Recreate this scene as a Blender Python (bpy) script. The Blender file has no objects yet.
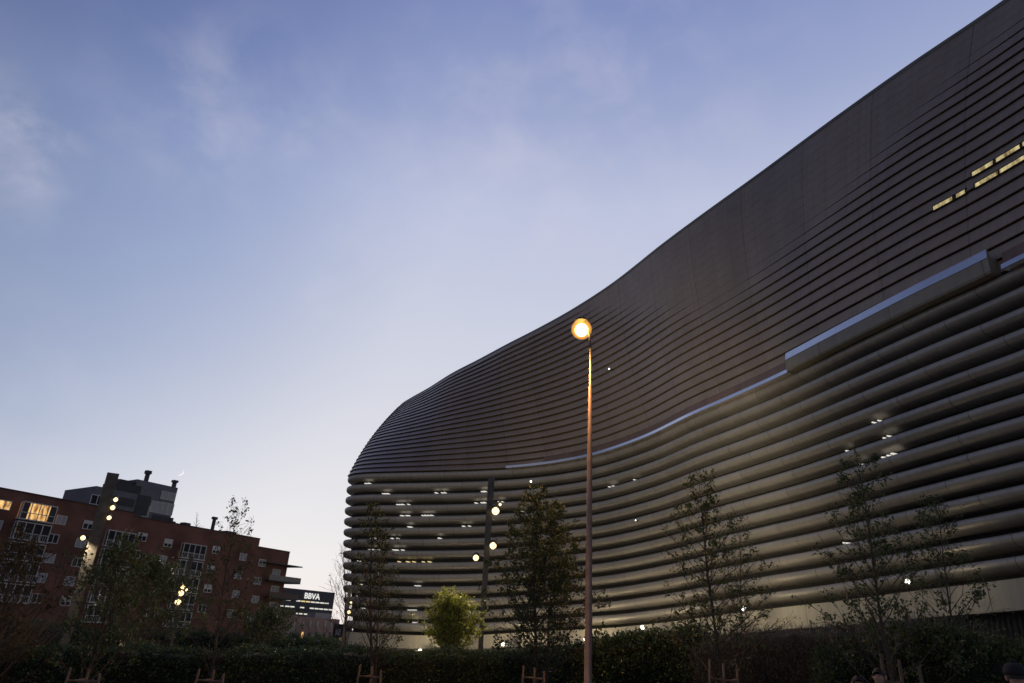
import bpy, math, random
import numpy as np
from mathutils import Vector, Matrix
C = bpy.context.scene
R = math.radians
random.seed(7)
RNG = np.random.default_rng(7)

# ------------------------------------------------------------------ camera
PITCH, ROLL, EYE = R(23.5), R(3.3), 1.7
W, H = 1024, 683
F = 24 / 36 * W
cam = bpy.data.cameras.new('camera'); cam.lens = 24; cam.sensor_width = 36
cam.clip_start = 0.1; cam.clip_end = 9000
camo = bpy.data.objects.new('camera', cam); C.collection.objects.link(camo)
camo.location = (0, 0, EYE)
camo.matrix_world = Matrix.Translation((0, 0, EYE)) @ Matrix.Rotation(R(90) + PITCH, 4, 'X') @ Matrix.Rotation(ROLL, 4, 'Z')
C.camera = camo

def ray(x, y):
    u, v = x - W / 2, H / 2 - y
    c, s = math.cos(ROLL), math.sin(ROLL)
    a, b = u * c - v * s, u * s + v * c
    d = Vector((a, F * math.cos(PITCH) - b * math.sin(PITCH), F * math.sin(PITCH) + b * math.cos(PITCH)))
    return d.normalized()
def at(x, y, dist):
    """point seen at photo pixel (x,y) at the given horizontal distance"""
    d = ray(x, y); h = math.hypot(d.x, d.y)
    return Vector((d.x / h * dist, d.y / h * dist, EYE + d.z / h * dist))

# ------------------------------------------------------------------ world, sun, exposure
SUN_AZ, SUN_EL = R(-14), R(0.6)     # azimuth east of +Y
world = bpy.data.worlds.new('World'); C.world = world; world.use_nodes = True
nt = world.node_tree; nt.nodes.clear()
def N(t, nt=nt, **kw):
    n = nt.nodes.new(t)
    for k, v in kw.items(): setattr(n, k, v)
    return n
def math_node(op, a, b=None, nt=nt, clamp=False):
    n = nt.nodes.new('ShaderNodeMath'); n.operation = op; n.use_clamp = clamp
    for i, v in enumerate((a, b)):
        if v is None: continue
        if isinstance(v, (int, float)): n.inputs[i].default_value = v
        else: nt.links.new(v, n.inputs[i])
    return n.outputs[0]
L = nt.links
sky = N('ShaderNodeTexSky', sky_type='NISHITA', sun_disc=False, sun_elevation=SUN_EL, sun_rotation=SUN_AZ)
sky.air_density = 1.0; sky.dust_density = 0.4; sky.ozone_density = 2.0
tc = N('ShaderNodeTexCoord'); sep = N('ShaderNodeSeparateXYZ')
L.new(tc.outputs['Generated'], sep.inputs[0])
ramp = N('ShaderNodeValToRGB'); cr = ramp.color_ramp
def lin(r, g, b):
    f = lambda c: (c / 255 / 12.92) if c <= 10 else ((c / 255 + .055) / 1.055) ** 2.4
    return (f(r), f(g), f(b), 1)
stops = [(0.0, lin(243, 238, 236)), (0.08, lin(241, 239, 240)), (0.18, lin(231, 231, 237)), (0.32, lin(216, 218, 231)),
         (0.45, lin(203, 208, 228)), (0.57, lin(190, 197, 225)), (0.66, lin(160, 171, 210)), (0.76, lin(131, 146, 195)), (1.0, lin(80, 98, 156))]
while len(cr.elements) < len(stops): cr.elements.new(0.5)
for e, (p, c) in zip(cr.elements, stops): e.position = p; e.color = c
L.new(sep.outputs['Z'], ramp.inputs[0])
# dimmer and bluer away from the sunset side
def dotdir(v):
    n = N('ShaderNodeVectorMath', operation='DOT_PRODUCT'); L.new(tc.outputs['Generated'], n.inputs[0]); n.inputs[1].default_value = v
    return n.outputs['Value']
dd = dotdir((0.36, 0.933, 0.0))
mr = N('ShaderNodeMapRange', interpolation_type='SMOOTHSTEP'); L.new(dd, mr.inputs[0])
mr.inputs[1].default_value = -0.1; mr.inputs[2].default_value = 0.68
away = N('ShaderNodeMix', data_type='RGBA'); L.new(mr.outputs[0], away.inputs[0])
away.inputs[6].default_value = (0.27, 0.28, 0.31, 1); away.inputs[7].default_value = (1.03, 1.03, 1.02, 1)
g1 = N('ShaderNodeMix', data_type='RGBA', blend_type='MULTIPLY'); g1.inputs[0].default_value = 1
L.new(ramp.outputs[0], g1.inputs[6]); L.new(away.outputs[2], g1.inputs[7])
dk_ = dotdir(tuple(ray(-150, 60)))
m2_ = N('ShaderNodeMapRange', interpolation_type='SMOOTHSTEP'); L.new(dk_, m2_.inputs[0]); m2_.inputs[1].default_value = math.cos(R(40)); m2_.inputs[2].default_value = 1.0
g2 = N('ShaderNodeMix', data_type='RGBA', blend_type='MULTIPLY'); L.new(m2_.outputs[0], g2.inputs[0]); L.new(g1.outputs[2], g2.inputs[6]); g2.inputs[7].default_value = (.50, .60, .79, 1)  # lens vignetting at the upper left, painted into the sky colour
# thin clouds: stretched noise, thicker round a few directions
mp = N('ShaderNodeMapping'); mp.inputs['Scale'].default_value = (5.5, 5.5, 7.5); mp.inputs['Rotation'].default_value = (0.2, 0.3, 0.4)
L.new(tc.outputs['Generated'], mp.inputs[0])
nz = N('ShaderNodeTexNoise'); nz.inputs['Scale'].default_value = 1.6; nz.inputs['Detail'].default_value = 9; nz.inputs['Roughness'].default_value = 0.56
nz.inputs['Distortion'].default_value = 0.15
L.new(mp.outputs[0], nz.inputs[0])
nr = N('ShaderNodeMapRange', interpolation_type='SMOOTHSTEP'); L.new(nz.outputs[0], nr.inputs[0]); nr.inputs[1].default_value = 0.36; nr.inputs[2].default_value = 0.80
tot = 0.035
for (x, y, rad, k) in [(245, 118, 6, .5), (165, 100, 5, .3), (26, 150, 3.0, .60), (8, 105, 2.2, .5), (12, 200, 2.4, .4), (40, 132, 2, .35), (330, 305, 2.2, .45), (430, 180, 9, .40), (560, 105, 11, .45), (680, 110, 8, .3),
                       (430, 335, 4, .22), (20, 410, 6, .25), (20, 478, 5, .3)]:
    d = dotdir(tuple(ray(x, y)))
    m = N('ShaderNodeMapRange', interpolation_type='SMOOTHSTEP'); L.new(d, m.inputs[0])
    m.inputs[1].default_value = math.cos(R(rad * 1.5)); m.inputs[2].default_value = 1.0; m.inputs[4].default_value = k * .33
    tot = math_node('ADD', tot, m.outputs[0])
cf = math_node('MULTIPLY', nr.outputs[0], tot, clamp=True)
cl = N('ShaderNodeMix', data_type='RGBA'); L.new(cf, cl.inputs[0]); L.new(g2.outputs[2], cl.inputs[6])
cl.inputs[7].default_value = lin(226, 222, 234)
SKYK = 0.1
up = N('ShaderNodeMix', data_type='RGBA', blend_type='MULTIPLY'); up.inputs[0].default_value = 1; up.clamp_result = False
L.new(cl.outputs[2], up.inputs[6]); up.inputs[7].default_value = (1 / SKYK, 1 / SKYK, 1 / SKYK, 1)
mx = N('ShaderNodeMix', data_type='RGBA'); mx.inputs[0].default_value = 0.94
L.new(sky.outputs[0], mx.inputs[6]); L.new(up.outputs[2], mx.inputs[7])
bg = N('ShaderNodeBackground'); bg.inputs[1].default_value = SKYK; L.new(mx.outputs[2], bg.inputs[0])
wo = N('ShaderNodeOutputWorld'); L.new(bg.outputs[0], wo.inputs[0])

sun = bpy.data.lights.new('sun', 'SUN'); sun.energy = 0.08; sun.angle = R(12); sun.color = (1, .86, .74)
suno = bpy.data.objects.new('sun', sun); C.collection.objects.link(suno)
sd = Vector((math.sin(SUN_AZ) * math.cos(SUN_EL), math.cos(SUN_AZ) * math.cos(SUN_EL), math.sin(SUN_EL)))
suno.rotation_euler = sd.to_track_quat('Z', 'Y').to_euler()
C.view_settings.view_transform = 'Standard'; C.view_settings.look = 'None'; C.view_settings.exposure = 0; C.view_settings.gamma = 1

# ------------------------------------------------------------------ helpers
class MB:
    """collects shapes, then links them as ONE mesh object"""
    def __init__(s): s.v = []; s.f = []; s.m = []; s.uv = None
    def add(s, vs, fs, mi=0):
        b = len(s.v); s.v += [tuple(p) for p in vs]
        for f in fs: s.f.append(tuple(i + b for i in f)); s.m.append(mi)
    def box(s, c, d, ax=None, mi=0):
        """box centred at c, sizes d, optional axes (3 vectors)"""
        ax = ax or (Vector((1, 0, 0)), Vector((0, 1, 0)), Vector((0, 0, 1)))
        c = Vector(c); vs = []
        for i in (-1, 1):
            for j in (-1, 1):
                for k in (-1, 1): vs.append(c + ax[0] * (i * d[0] / 2) + ax[1] * (j * d[1] / 2) + ax[2] * (k * d[2] / 2))
        s.add(vs, [(0, 1, 3, 2), (4, 6, 7, 5), (0, 4, 5, 1), (2, 3, 7, 6), (0, 2, 6, 4), (1, 5, 7, 3)], mi)
    def tube(s, pts, rads, n=8, mi=0, cap=True):
        pts = [Vector(p) for p in pts]; vs = []; fs = []
        for i, p in enumerate(pts):
            t = (pts[min(i + 1, len(pts) - 1)] - pts[max(i - 1, 0)]).normalized()
            a = t.cross(Vector((0, 0, 1)) if abs(t.z) < .9 else Vector((1, 0, 0))).normalized(); b = t.cross(a)
            for k in range(n):
                th = 2 * math.pi * k / n
                vs.append(p + (a * math.cos(th) + b * math.sin(th)) * rads[i])
        for i in range(len(pts) - 1):
            for k in range(n):
                k2 = (k + 1) % n
                fs.append((i * n + k, i * n + k2, (i + 1) * n + k2, (i + 1) * n + k))
        if cap: fs.append(tuple(range(n))[::-1]); fs.append(tuple(range((len(pts) - 1) * n, len(pts) * n)))
        s.add(vs, fs, mi)
    def lathe(s, prof, n=16, c=(0, 0, 0), mi=0):
        """prof: list of (radius, z)"""
        vs = []; fs = []
        for r, z in prof:
            for k in range(n):
                th = 2 * math.pi * k / n; vs.append((c[0] + r * math.cos(th), c[1] + r * math.sin(th), c[2] + z))
        for i in range(len(prof) - 1):
            for k in range(n):
                k2 = (k + 1) % n; fs.append((i * n + k, i * n + k2, (i + 1) * n + k2, (i + 1) * n + k))
        fs.append(tuple(range(n))[::-1]); fs.append(tuple(range((len(prof) - 1) * n, len(prof) * n)))
        s.add(vs, fs, mi)
    def build(s, name, mats, parent=None, smooth=False, bevel=0):
        me = bpy.data.meshes.new(name); me.from_pydata(s.v, [], s.f)
        for m in (mats if isinstance(mats, (list, tuple)) else [mats]): me.materials.append(m)
        if any(s.m): me.polygons.foreach_set('material_index', s.m)
        if smooth: me.polygons.foreach_set('use_smooth', [True] * len(s.f))
        if s.uv: 
            ul = me.uv_layers.new(name='UVMap'); li = np.zeros(len(me.loops), dtype=np.int32); me.loops.foreach_get('vertex_index', li)
            ul.data.foreach_set('uv', np.array(s.uv, dtype=np.float32)[li].ravel())
        me.update()
        o = bpy.data.objects.new(name, me); C.collection.objects.link(o)
        if parent: o.parent = parent
        if bevel:
            b = o.modifiers.new('bevel', 'BEVEL'); b.width = bevel; b.segments = 2; b.limit_method = 'ANGLE'
        return o
def np_mesh(name, V, Fq, mat, parent=None, smooth=False):
    """fast mesh from numpy arrays; Fq (n,k) equal-sided faces"""
    me = bpy.data.meshes.new(name); k = Fq.shape[1]
    me.vertices.add(len(V)); me.vertices.foreach_set('co', V.astype(np.float32).ravel())
    me.loops.add(Fq.size); me.loops.foreach_set('vertex_index', Fq.astype(np.int32).ravel())
    me.polygons.add(len(Fq)); me.polygons.foreach_set('loop_start', np.arange(0, Fq.size, k, dtype=np.int32))
    me.polygons.foreach_set('loop_total', np.full(len(Fq), k, dtype=np.int32))
    if smooth: me.polygons.foreach_set('use_smooth', [True] * len(Fq))
    me.update(calc_edges=True); me.materials.append(mat)
    o = bpy.data.objects.new(name, me); C.collection.objects.link(o)
    if parent: o.parent = parent
    return o
def tag(o, label, cat, group=None, kind=None):
    o['label'] = label
    if cat: o['category'] = cat
    if group: o['group'] = group
    if kind: o['kind'] = kind
    return o
def thing(name, label, cat, loc=(0, 0, 0), rz=0, group=None):
    o = bpy.data.objects.new(name, None); C.collection.objects.link(o); o.location = loc; o.rotation_euler = (0, 0, rz)
    return tag(o, label, cat, group)
def copy_tree(o, parent=None):
    c = o.copy(); C.collection.objects.link(c); c.parent = parent
    for ch in list(o.children): copy_tree(ch, c)
    return c

def mat(name, col, rough=.6, metal=0., var=.25, scale=3., bump=0., bscale=20., emit=None, estr=0., trans=0.):
    m = bpy.data.materials.new(name); m.use_nodes = True; t = m.node_tree; b = t.nodes['Principled BSDF']
    b.inputs['Roughness'].default_value = rough; b.inputs['Metallic'].default_value = metal
    co = t.nodes.new('ShaderNodeTexCoord')
    nz = t.nodes.new('ShaderNodeTexNoise'); nz.inputs['Scale'].default_value = scale; nz.inputs['Detail'].default_value = 6
    t.links.new(co.outputs['Object'], nz.inputs[0])
    mr = t.nodes.new('ShaderNodeMapRange'); t.links.new(nz.outputs[0], mr.inputs[0])
    mr.inputs[1].default_value = .3; mr.inputs[2].default_value = .7; mr.inputs[3].default_value = 1 - var; mr.inputs[4].default_value = 1 + var
    mix = t.nodes.new('ShaderNodeMix'); mix.data_type = 'RGBA'; mix.blend_type = 'MULTIPLY'; mix.inputs[0].default_value = 1
    mix.inputs[6].default_value = (*col, 1); t.links.new(mr.outputs[0], mix.inputs[7])
    t.links.new(mix.outputs[2], b.inputs['Base Color'])
    if bump:
        n2 = t.nodes.new('ShaderNodeTexNoise'); n2.inputs['Scale'].default_value = bscale; n2.inputs['Detail'].default_value = 4
        t.links.new(co.outputs['Object'], n2.inputs[0])
        bp = t.nodes.new('ShaderNodeBump'); bp.inputs['Strength'].default_value = bump; bp.inputs['Distance'].default_value = .02
        t.links.new(n2.outputs[0], bp.inputs['Height']); t.links.new(bp.outputs[0], b.inputs['Normal'])
    if emit:
        b.inputs['Emission Color'].default_value = (*emit, 1); b.inputs['Emission Strength'].default_value = estr
    return m
def leaf_mat(name, col, col2, rough=.55, transl=.3):
    """leaf colour varies from leaf to leaf"""
    m = bpy.data.materials.new(name); m.use_nodes = True; t = m.node_tree; b = t.nodes['Principled BSDF']
    g = t.nodes.new('ShaderNodeNewGeometry'); rp = t.nodes.new('ShaderNodeValToRGB')
    rp.color_ramp.elements[0].color = (*col, 1); rp.color_ramp.elements[1].color = (*col2, 1)
    t.links.new(g.outputs['Random Per Island'], rp.inputs[0]); t.links.new(rp.outputs[0], b.inputs['Base Color'])
    b.inputs['Roughness'].default_value = rough
    tr = t.nodes.new('ShaderNodeBsdfTranslucent'); t.links.new(rp.outputs[0], tr.inputs[0])
    ms = t.nodes.new('ShaderNodeMixShader'); ms.inputs[0].default_value = transl
    t.links.new(b.outputs[0], ms.inputs[1]); t.links.new(tr.outputs[0], ms.inputs[2])
    t.links.new(ms.outputs[0], t.nodes['Material Output'].inputs[0])
    return m
def emit_mat(name, col, s):
    m = bpy.data.materials.new(name); m.use_nodes = True; t = m.node_tree; t.nodes.clear()
    e = t.nodes.new('ShaderNodeEmission'); e.inputs[0].default_value = (*col, 1); e.inputs[1].default_value = s
    o = t.nodes.new('ShaderNodeOutputMaterial'); t.links.new(e.outputs[0], o.inputs[0]); return m
def glow_volume_mat(name, col, s):
    m = bpy.data.materials.new(name); m.use_nodes = True; t = m.node_tree; t.nodes.clear()
    e = t.nodes.new('ShaderNodeEmission'); e.inputs[0].default_value = (*col, 1); e.inputs[1].default_value = s
    o = t.nodes.new('ShaderNodeOutputMaterial'); t.links.new(e.outputs[0], o.inputs['Volume']); return m
def lit_room(name, col, s):
    """a lit window with curtains: brightness varies in soft vertical folds"""
    m = emit_mat(name, col, s); t = m.node_tree; e = [n for n in t.nodes if n.type == 'EMISSION'][0]
    co = t.nodes.new('ShaderNodeTexCoord'); mp = t.nodes.new('ShaderNodeMapping'); mp.inputs['Scale'].default_value = (2.2, 2.2, .7)
    nz = t.nodes.new('ShaderNodeTexNoise'); nz.inputs['Scale'].default_value = 1.1; nz.inputs['Detail'].default_value = 3
    rp = t.nodes.new('ShaderNodeValToRGB'); rp.color_ramp.elements[0].position = .35; rp.color_ramp.elements[1].position = .65
    rp.color_ramp.elements[0].color = (col[0] * .18, col[1] * .12, col[2] * .1, 1); rp.color_ramp.elements[1].color = (*col, 1)
    t.links.new(co.outputs['Object'], mp.inputs[0]); t.links.new(mp.outputs[0], nz.inputs[0]); t.links.new(nz.outputs[0], rp.inputs[0]); t.links.new(rp.outputs[0], e.inputs[0])
    return m
def clad_mat(name, col, metal, rough, panel, var=.16, joint=.12, bump=.25, offs=1.):
    """metal cladding: UV x is metres along the facade; joints between panels and slight panel-to-panel differences"""
    m = bpy.data.materials.new(name); m.use_nodes = True; t = m.node_tree; b = t.nodes['Principled BSDF']
    b.inputs['Metallic'].default_value = metal
    uv = t.nodes.new('ShaderNodeUVMap'); sp = t.nodes.new('ShaderNodeSeparateXYZ'); t.links.new(uv.outputs[0], sp.inputs[0])
    oi = t.nodes.new('ShaderNodeObjectInfo')
    off = math_node('MULTIPLY', oi.outputs['Random'], panel * offs, t)
    u = math_node('DIVIDE', math_node('ADD', sp.outputs[0], off, t), panel, t)
    fl = math_node('FLOOR', u, None, t); fr = math_node('FRACT', u, None, t)
    wn = t.nodes.new('ShaderNodeTexWhiteNoise'); wn.noise_dimensions = '2D'
    cb = t.nodes.new('ShaderNodeCombineXYZ'); t.links.new(fl, cb.inputs[0]); t.links.new(math_node('MULTIPLY', oi.outputs['Random'], offs, t), cb.inputs[1]); t.links.new(cb.outputs[0], wn.inputs[0])
    co = t.nodes.new('ShaderNodeTexCoord'); nz = t.nodes.new('ShaderNodeTexNoise'); nz.inputs['Scale'].default_value = .35; nz.inputs['Detail'].default_value = 8
    t.links.new(co.outputs['Object'], nz.inputs[0])
    k = math_node('ADD', math_node('MULTIPLY', wn.outputs[0], var, t), math_node('MULTIPLY', nz.outputs[0], var * 2, t), t)
    mps = t.nodes.new('ShaderNodeMapping'); mps.inputs['Scale'].default_value = (2.2, .9, 1); t.links.new(uv.outputs[0], mps.inputs[0])
    ns = t.nodes.new('ShaderNodeTexNoise'); ns.inputs['Scale'].default_value = 1; ns.inputs['Detail'].default_value = 5; t.links.new(mps.outputs[0], ns.inputs[0])
    k = math_node('ADD', k, math_node('MULTIPLY', math_node('SUBTRACT', ns.outputs[0], .5, t), .45, t), t)
    k = math_node('ADD', k, 1 - var * 1.5, t)
    j = math_node('LESS_THAN', fr, .05 / panel, t)
    k = math_node('MULTIPLY', k, math_node('SUBTRACT', 1.0, math_node('MULTIPLY', j, 1 - joint, t), t), t)
    mix = t.nodes.new('ShaderNodeMix'); mix.data_type = 'RGBA'; mix.blend_type = 'MULTIPLY'; mix.inputs[0].default_value = 1
    mix.inputs[6].default_value = (*col, 1); t.links.new(k, mix.inputs[7]); t.links.new(mix.outputs[2], b.inputs['Base Color'])
    rr = math_node('ADD', math_node('MULTIPLY', wn.outputs[0], .10, t), rough - .05, t); t.links.new(rr, b.inputs['Roughness'])
    n2 = t.nodes.new('ShaderNodeTexNoise'); n2.inputs['Scale'].default_value = .55; n2.inputs['Detail'].default_value = 2; t.links.new(co.outputs['Object'], n2.inputs[0])
    bp = t.nodes.new('ShaderNodeBump'); bp.inputs['Strength'].default_value = bump; bp.inputs['Distance'].default_value = .12
    t.links.new(n2.outputs[0], bp.inputs['Height']); t.links.new(bp.outputs[0], b.inputs['Normal'])
    return m
def brick_mat(name, c1, c2, mortar):
    m = bpy.data.materials.new(name); m.use_nodes = True; t = m.node_tree; b = t.nodes['Principled BSDF']; b.inputs['Roughness'].default_value = .85
    uv = t.nodes.new('ShaderNodeUVMap'); bk = t.nodes.new('ShaderNodeTexBrick'); bk.inputs['Scale'].default_value = 1
    bk.inputs['Brick Width'].default_value = .25; bk.inputs['Row Height'].default_value = .075; bk.inputs['Mortar Size'].default_value = .01
    bk.inputs['Color1'].default_value = (*c1, 1); bk.inputs['Color2'].default_value = (*c2, 1); bk.inputs['Mortar'].default_value = (*mortar, 1)
    t.links.new(uv.outputs[0], bk.inputs[0])
    nz = t.nodes.new('ShaderNodeTexNoise'); nz.inputs['Scale'].default_value = .25; nz.inputs['Detail'].default_value = 8; t.links.new(uv.outputs[0], nz.inputs[0])
    mr = t.nodes.new('ShaderNodeMapRange'); t.links.new(nz.outputs[0], mr.inputs[0]); mr.inputs[1].default_value = .3; mr.inputs[2].default_value = .7; mr.inputs[3].default_value = .65; mr.inputs[4].default_value = 1.3
    mix = t.nodes.new('ShaderNodeMix'); mix.data_type = 'RGBA'; mix.blend_type = 'MULTIPLY'; mix.inputs[0].default_value = 1
    t.links.new(bk.outputs[0], mix.inputs[6]); t.links.new(mr.outputs[0], mix.inputs[7]); t.links.new(mix.outputs[2], b.inputs['Base Color'])
    return m

M = dict(
    lower=clad_mat('lower_louvre_metal', (.41, .375, .335), .42, .50, 6.2, joint=.3),
    upper=clad_mat('upper_louvre_metal', (.33, .255, .20), .45, .44, 7.5, .17, .40, .6, 0.),  # neutral steel; warm lamp light is put into this brown base colour
    band=clad_mat('base_band_panel', (.48, .43, .33), 0., .6, 9., .12, .35),
    fascia=clad_mat('fascia_panel', (.30, .26, .20), .2, .5, 8., .10, .3),
    rust=clad_mat('brown_fascia_panel', (.20, .13, .105), .3, .5, 5., .2, .4),
    glass=mat('parapet_glass', (.86, .83, .83), .16, .95, .05),
    back=mat('facade_backing', (.025, .024, .024), .9, 0, .2, 1),
    rib=mat('dark_ribbed_wall', (.03, .029, .028), .8, 0, .3, 2),
    roofing=mat('roof_metal', (.2, .2, .2), .5, .5, .15, .5),
    brick=brick_mat('red_brick', (.23, .085, .055), (.18, .066, .045), (.16, .12, .10)),
    brick2=brick_mat('pink_brick', (.32, .18, .13), (.27, .15, .11), (.28, .22, .2)),
    white=mat('white_window_frame', (.62, .61, .60), .5, 0, .08),
    pane=mat('window_glass', (.03, .035, .045), .08, 0, .2),
    blind=mat('pale_blind', (.40, .40, .43), .7, 0, .12, 2),
    lit=lit_room('lit_window', (1., .60, .22), 1.25),
    lit2=emit_mat('lit_strip', (1., .80, .36), .85),
    litbar=lit_room('lit_bar', (.80, .68, .34), .8),
    coollit=emit_mat('cool_lit_office', (1., .96, .86), .8),
    whitelamp=emit_mat('white_lamp_lens', (1., .97, .84), 4),
    grey=mat('grey_render', (.16, .16, .185), .8, 0, .12, .6),
    dgrey=mat('dark_grey_panel', (.045, .046, .055), .6, 0, .2, 1),
    concrete=mat('concrete_slab', (.30, .28, .26), .85, 0, .15, 1.5),
    asphalt=mat('asphalt', (.05, .05, .052), .9, 0, .2, 1.5, .3, 60),
    paving=mat('paving', (.16, .15, .14), .85, 0, .2, 1.2),
    soil=mat('soil', (.045, .035, .026), .95, 0, .4, 2, .5, 15),
    bark=mat('bark', (.085, .062, .048), .9, 0, .35, 9, .5, 40),
    bark_pale=mat('pale_bark', (.17, .135, .105), .9, 0, .3, 9, .5, 40),
    stake=mat('stake_wood', (.12, .08, .05), .75, 0, .3, 12, .3, 50),
    pole=mat('painted_pole', (.27, .19, .15), .45, .15, .22, 5, .12, 30),
    mast=mat('mast_steel', (.14, .12, .10), .6, .2, .3, 3, .1, 20),
    sticker=mat('sticker', (.6, .55, .5), .5, 0, .5, 30),
    sodium=emit_mat('sodium_bulb', (1., .56, .12), 28),
    bloom_volume=glow_volume_mat('bloom_volume', (1., .42, .06), 2.6),  # orange bloom round the bulb, built into the globe as a glowing volume
    warm=emit_mat('warm_spot_lens', (1., .74, .34), 2.6),
    moon=emit_mat('moon_glow', (1., .98, .95), .95),
    leaf=leaf_mat('leaf_green', (.045, .068, .020), (.12, .155, .048)),
    leaf_dark=leaf_mat('leaf_dark', (.032, .048, .015), (.085, .108, .036)),
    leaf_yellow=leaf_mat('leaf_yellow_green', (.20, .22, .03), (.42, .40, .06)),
    leaf_brown=leaf_mat('leaf_autumn', (.06, .036, .014), (.10, .075, .025)),
    hedge=leaf_mat('hedge_leaf', (.032, .058, .023), (.105, .165, .07), .38, .15),
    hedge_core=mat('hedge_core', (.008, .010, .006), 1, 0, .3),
    grass_tan=leaf_mat('dry_grass', (.11, .075, .04), (.22, .15, .08)),
    grass_grey=leaf_mat('grey_grass', (.11, .105, .09), (.23, .22, .19)),
    shrub=leaf_mat('shrub_leaf', (.035, .052, .016), (.11, .135, .04)),
    skin=mat('skin', (.42, .25, .18), .5, 0, .08), hair=mat('hair', (.012, .010, .009), .6, 0, .2, 30),
    coat=mat('dark_coat', (.014, .014, .017), .85, 0, .2, 8), jeans=mat('jeans', (.03, .035, .05), .85, 0, .2, 10),
    redcoat=mat('maroon_coat', (.07, .016, .018), .85, 0, .2, 8), shoe=mat('shoe', (.02, .018, .016), .5, 0, .1),
)

# ------------------------------------------------------------------ ground
def sm(x, a, b):
    t = min(1, max(0, (x - a) / (b - a))); return t * t * (3 - 2 * t)
def gz(x, y):
    d = math.hypot(x, y)
    return -.18 * sm(d, 3, 11) + sm(d, 13, 20) * max(-1.0, min(1.5, .045 * x)) * (1 - .5 * sm(d, 90, 200)) - .6 * sm(d, 100, 300)
g = MB(); xs = [-6000, -2500, -900, -400] + list(range(-200, 201, 4)) + [400, 900, 2500, 6000]
ys = [-3000, -900, -300, -120] + list(range(-60, 221, 4)) + [300, 450, 900, 2500, 6000]
vs = [(x, y, gz(x, y)) for y in ys for x in xs]; n = len(xs)
g.add(vs, [(j * n + i, j * n + i + 1, (j + 1) * n + i + 1, (j + 1) * n + i) for j in range(len(ys) - 1) for i in range(n - 1)])
go = g.build('ground', M['soil'], smooth=True); go['kind'] = 'structure'; go['label'] = 'dark soil of the planted bed and ground'
def sheet(name, pts_l, pts_r, dz, m):
    s = MB(); vs = []
    for a, b in zip(pts_l, pts_r):
        for k in range(7):
            x = a[0] + (b[0] - a[0]) * k / 6; y = a[1] + (b[1] - a[1]) * k / 6; vs.append((x, y, gz(x, y) + dz))
    s.add(vs, [(j * 7 + i, j * 7 + i + 1, (j + 1) * 7 + i + 1, (j + 1) * 7 + i) for j in range(len(pts_l) - 1) for i in range(6)])
    o = s.build(name, m); o['kind'] = 'structure'; return o
rng = [(-80 + 4 * i) for i in range(36)]
sheet('plaza_paving', [(x, -30) for x in rng], [(x, 14.2) for x in rng], .05, M['paving'])
far = [(30 - 3.2 * i, 34 + 3.0 * i) for i in range(26)]
sheet('road', [(x - 11, y - 3) for x, y in far], [(x - 3.5, y + 1) for x, y in far], .06, M['asphalt'])
sheet('pavement', [(x - 3.45, y + 1.03) for x, y in far], [(x - .5, y + 3.4) for x, y in far], .18, M['paving'])

# ------------------------------------------------------------------ stadium
def catmull(P, m):
    P = np.array(P, float); out = []
    for i in range(len(P) - 1):
        p0, p1, p2, p3 = P[max(i - 1, 0)], P[i], P[i + 1], P[min(i + 2, len(P) - 1)]
        for k in range(m):
            t = k / m
            out.append(.5 * ((2 * p1) + (-p0 + p2) * t + (2 * p0 - 5 * p1 + 4 * p2 - p3) * t * t + (-p0 + 3 * p1 - 3 * p2 + p3) * t ** 3))
    out.append(P[-1]); return np.array(out)
# seam x,y | roof edge x,y | height of the base edge above eye | inset of the base | how far up the upper louvres stay open
ST = [(41.5, 14, 46.5, 14, 4.6, 2.0, 1.0), (37.8, 27.2, 42.0, 27, 4.2, 2.0, .95), (34.0, 40.3, 37.6, 37.4, 3.8, 2.0, .90), (31.8, 46.8, 33.6, 45, 3.4, 2.0, .76), (29.6, 54.0, 30.2, 52, 3.0, 2.0, .62),
      (27.2, 62.2, 26.1, 61, 2.5, 2.0, .54), (24.8, 69, 22.3, 69, 2.1, 2.0, .50), (22.1, 76.1, 18.9, 76.5, 1.6, 2.0, .64),
      (18.7, 86.5, 14.3, 87.5, .9, 2.0, .86), (13.8, 96.4, 9.3, 97, .15, 2.1, 1.04), (8.4, 102.9, 4.3, 105, -.4, 2.2, 1.1),
      (2.4, 107.6, -.8, 112.5, -1.0, 2.4, 1.2), (-4, 110.9, -6, 120.5, -1.7, 2.6, 1.2), (-10.7, 113.5, -11.7, 129, -2.1, 2.8, 1.2), (-17.8, 116, -17.2, 138.6, -2.3, 3.0, 1.2),
      (-23.6, 118.2, -21.8, 146, -2.3, 3.2, 1.2), (-26.6, 120.3, -24.6, 151, -2.3, 3.2, 1.2), (-27.6, 123.2, -25.6, 155, -2.3, 3.2, 1.2),
      (-26, 127.5, -24, 160, -2.3, 3.2, 1.2), (-20, 132.5, -18, 166, -2.3, 3.2, 1.2), (-6, 141, -5, 174, -2.3, 3.2, 1.2), (14, 152, 12, 186, -2.3, 3.2, 1.2)]
SUB = 14
A = catmull(ST, SUB); NS = len(A)
S2, T2 = A[:, 0:2], A[:, 2:4]
HS, HT = 25 + EYE, 48 + EYE
ZB = A[:, 4] + EYE
tan = np.gradient(S2, axis=0); tan /= np.linalg.norm(tan, axis=1)[:, None]
NRM = np.stack([-tan[:, 1], tan[:, 0]], axis=1)
B2 = S2 - NRM * A[:, 5][:, None]
ARC = np.concatenate([[0], np.cumsum(np.linalg.norm(np.diff(S2, axis=0), axis=1))])
BANDH = 1.9
ZT = ZB + BANDH                                  # where the louvres begin
def low(i, t):                                   # t 0 base .. 1 seam
    p = B2[i] + (S2[i] - B2[i]) * (1 - (1 - t) ** 1.7)
    return p, ZT[i] + (HS - ZT[i]) * t
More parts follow.
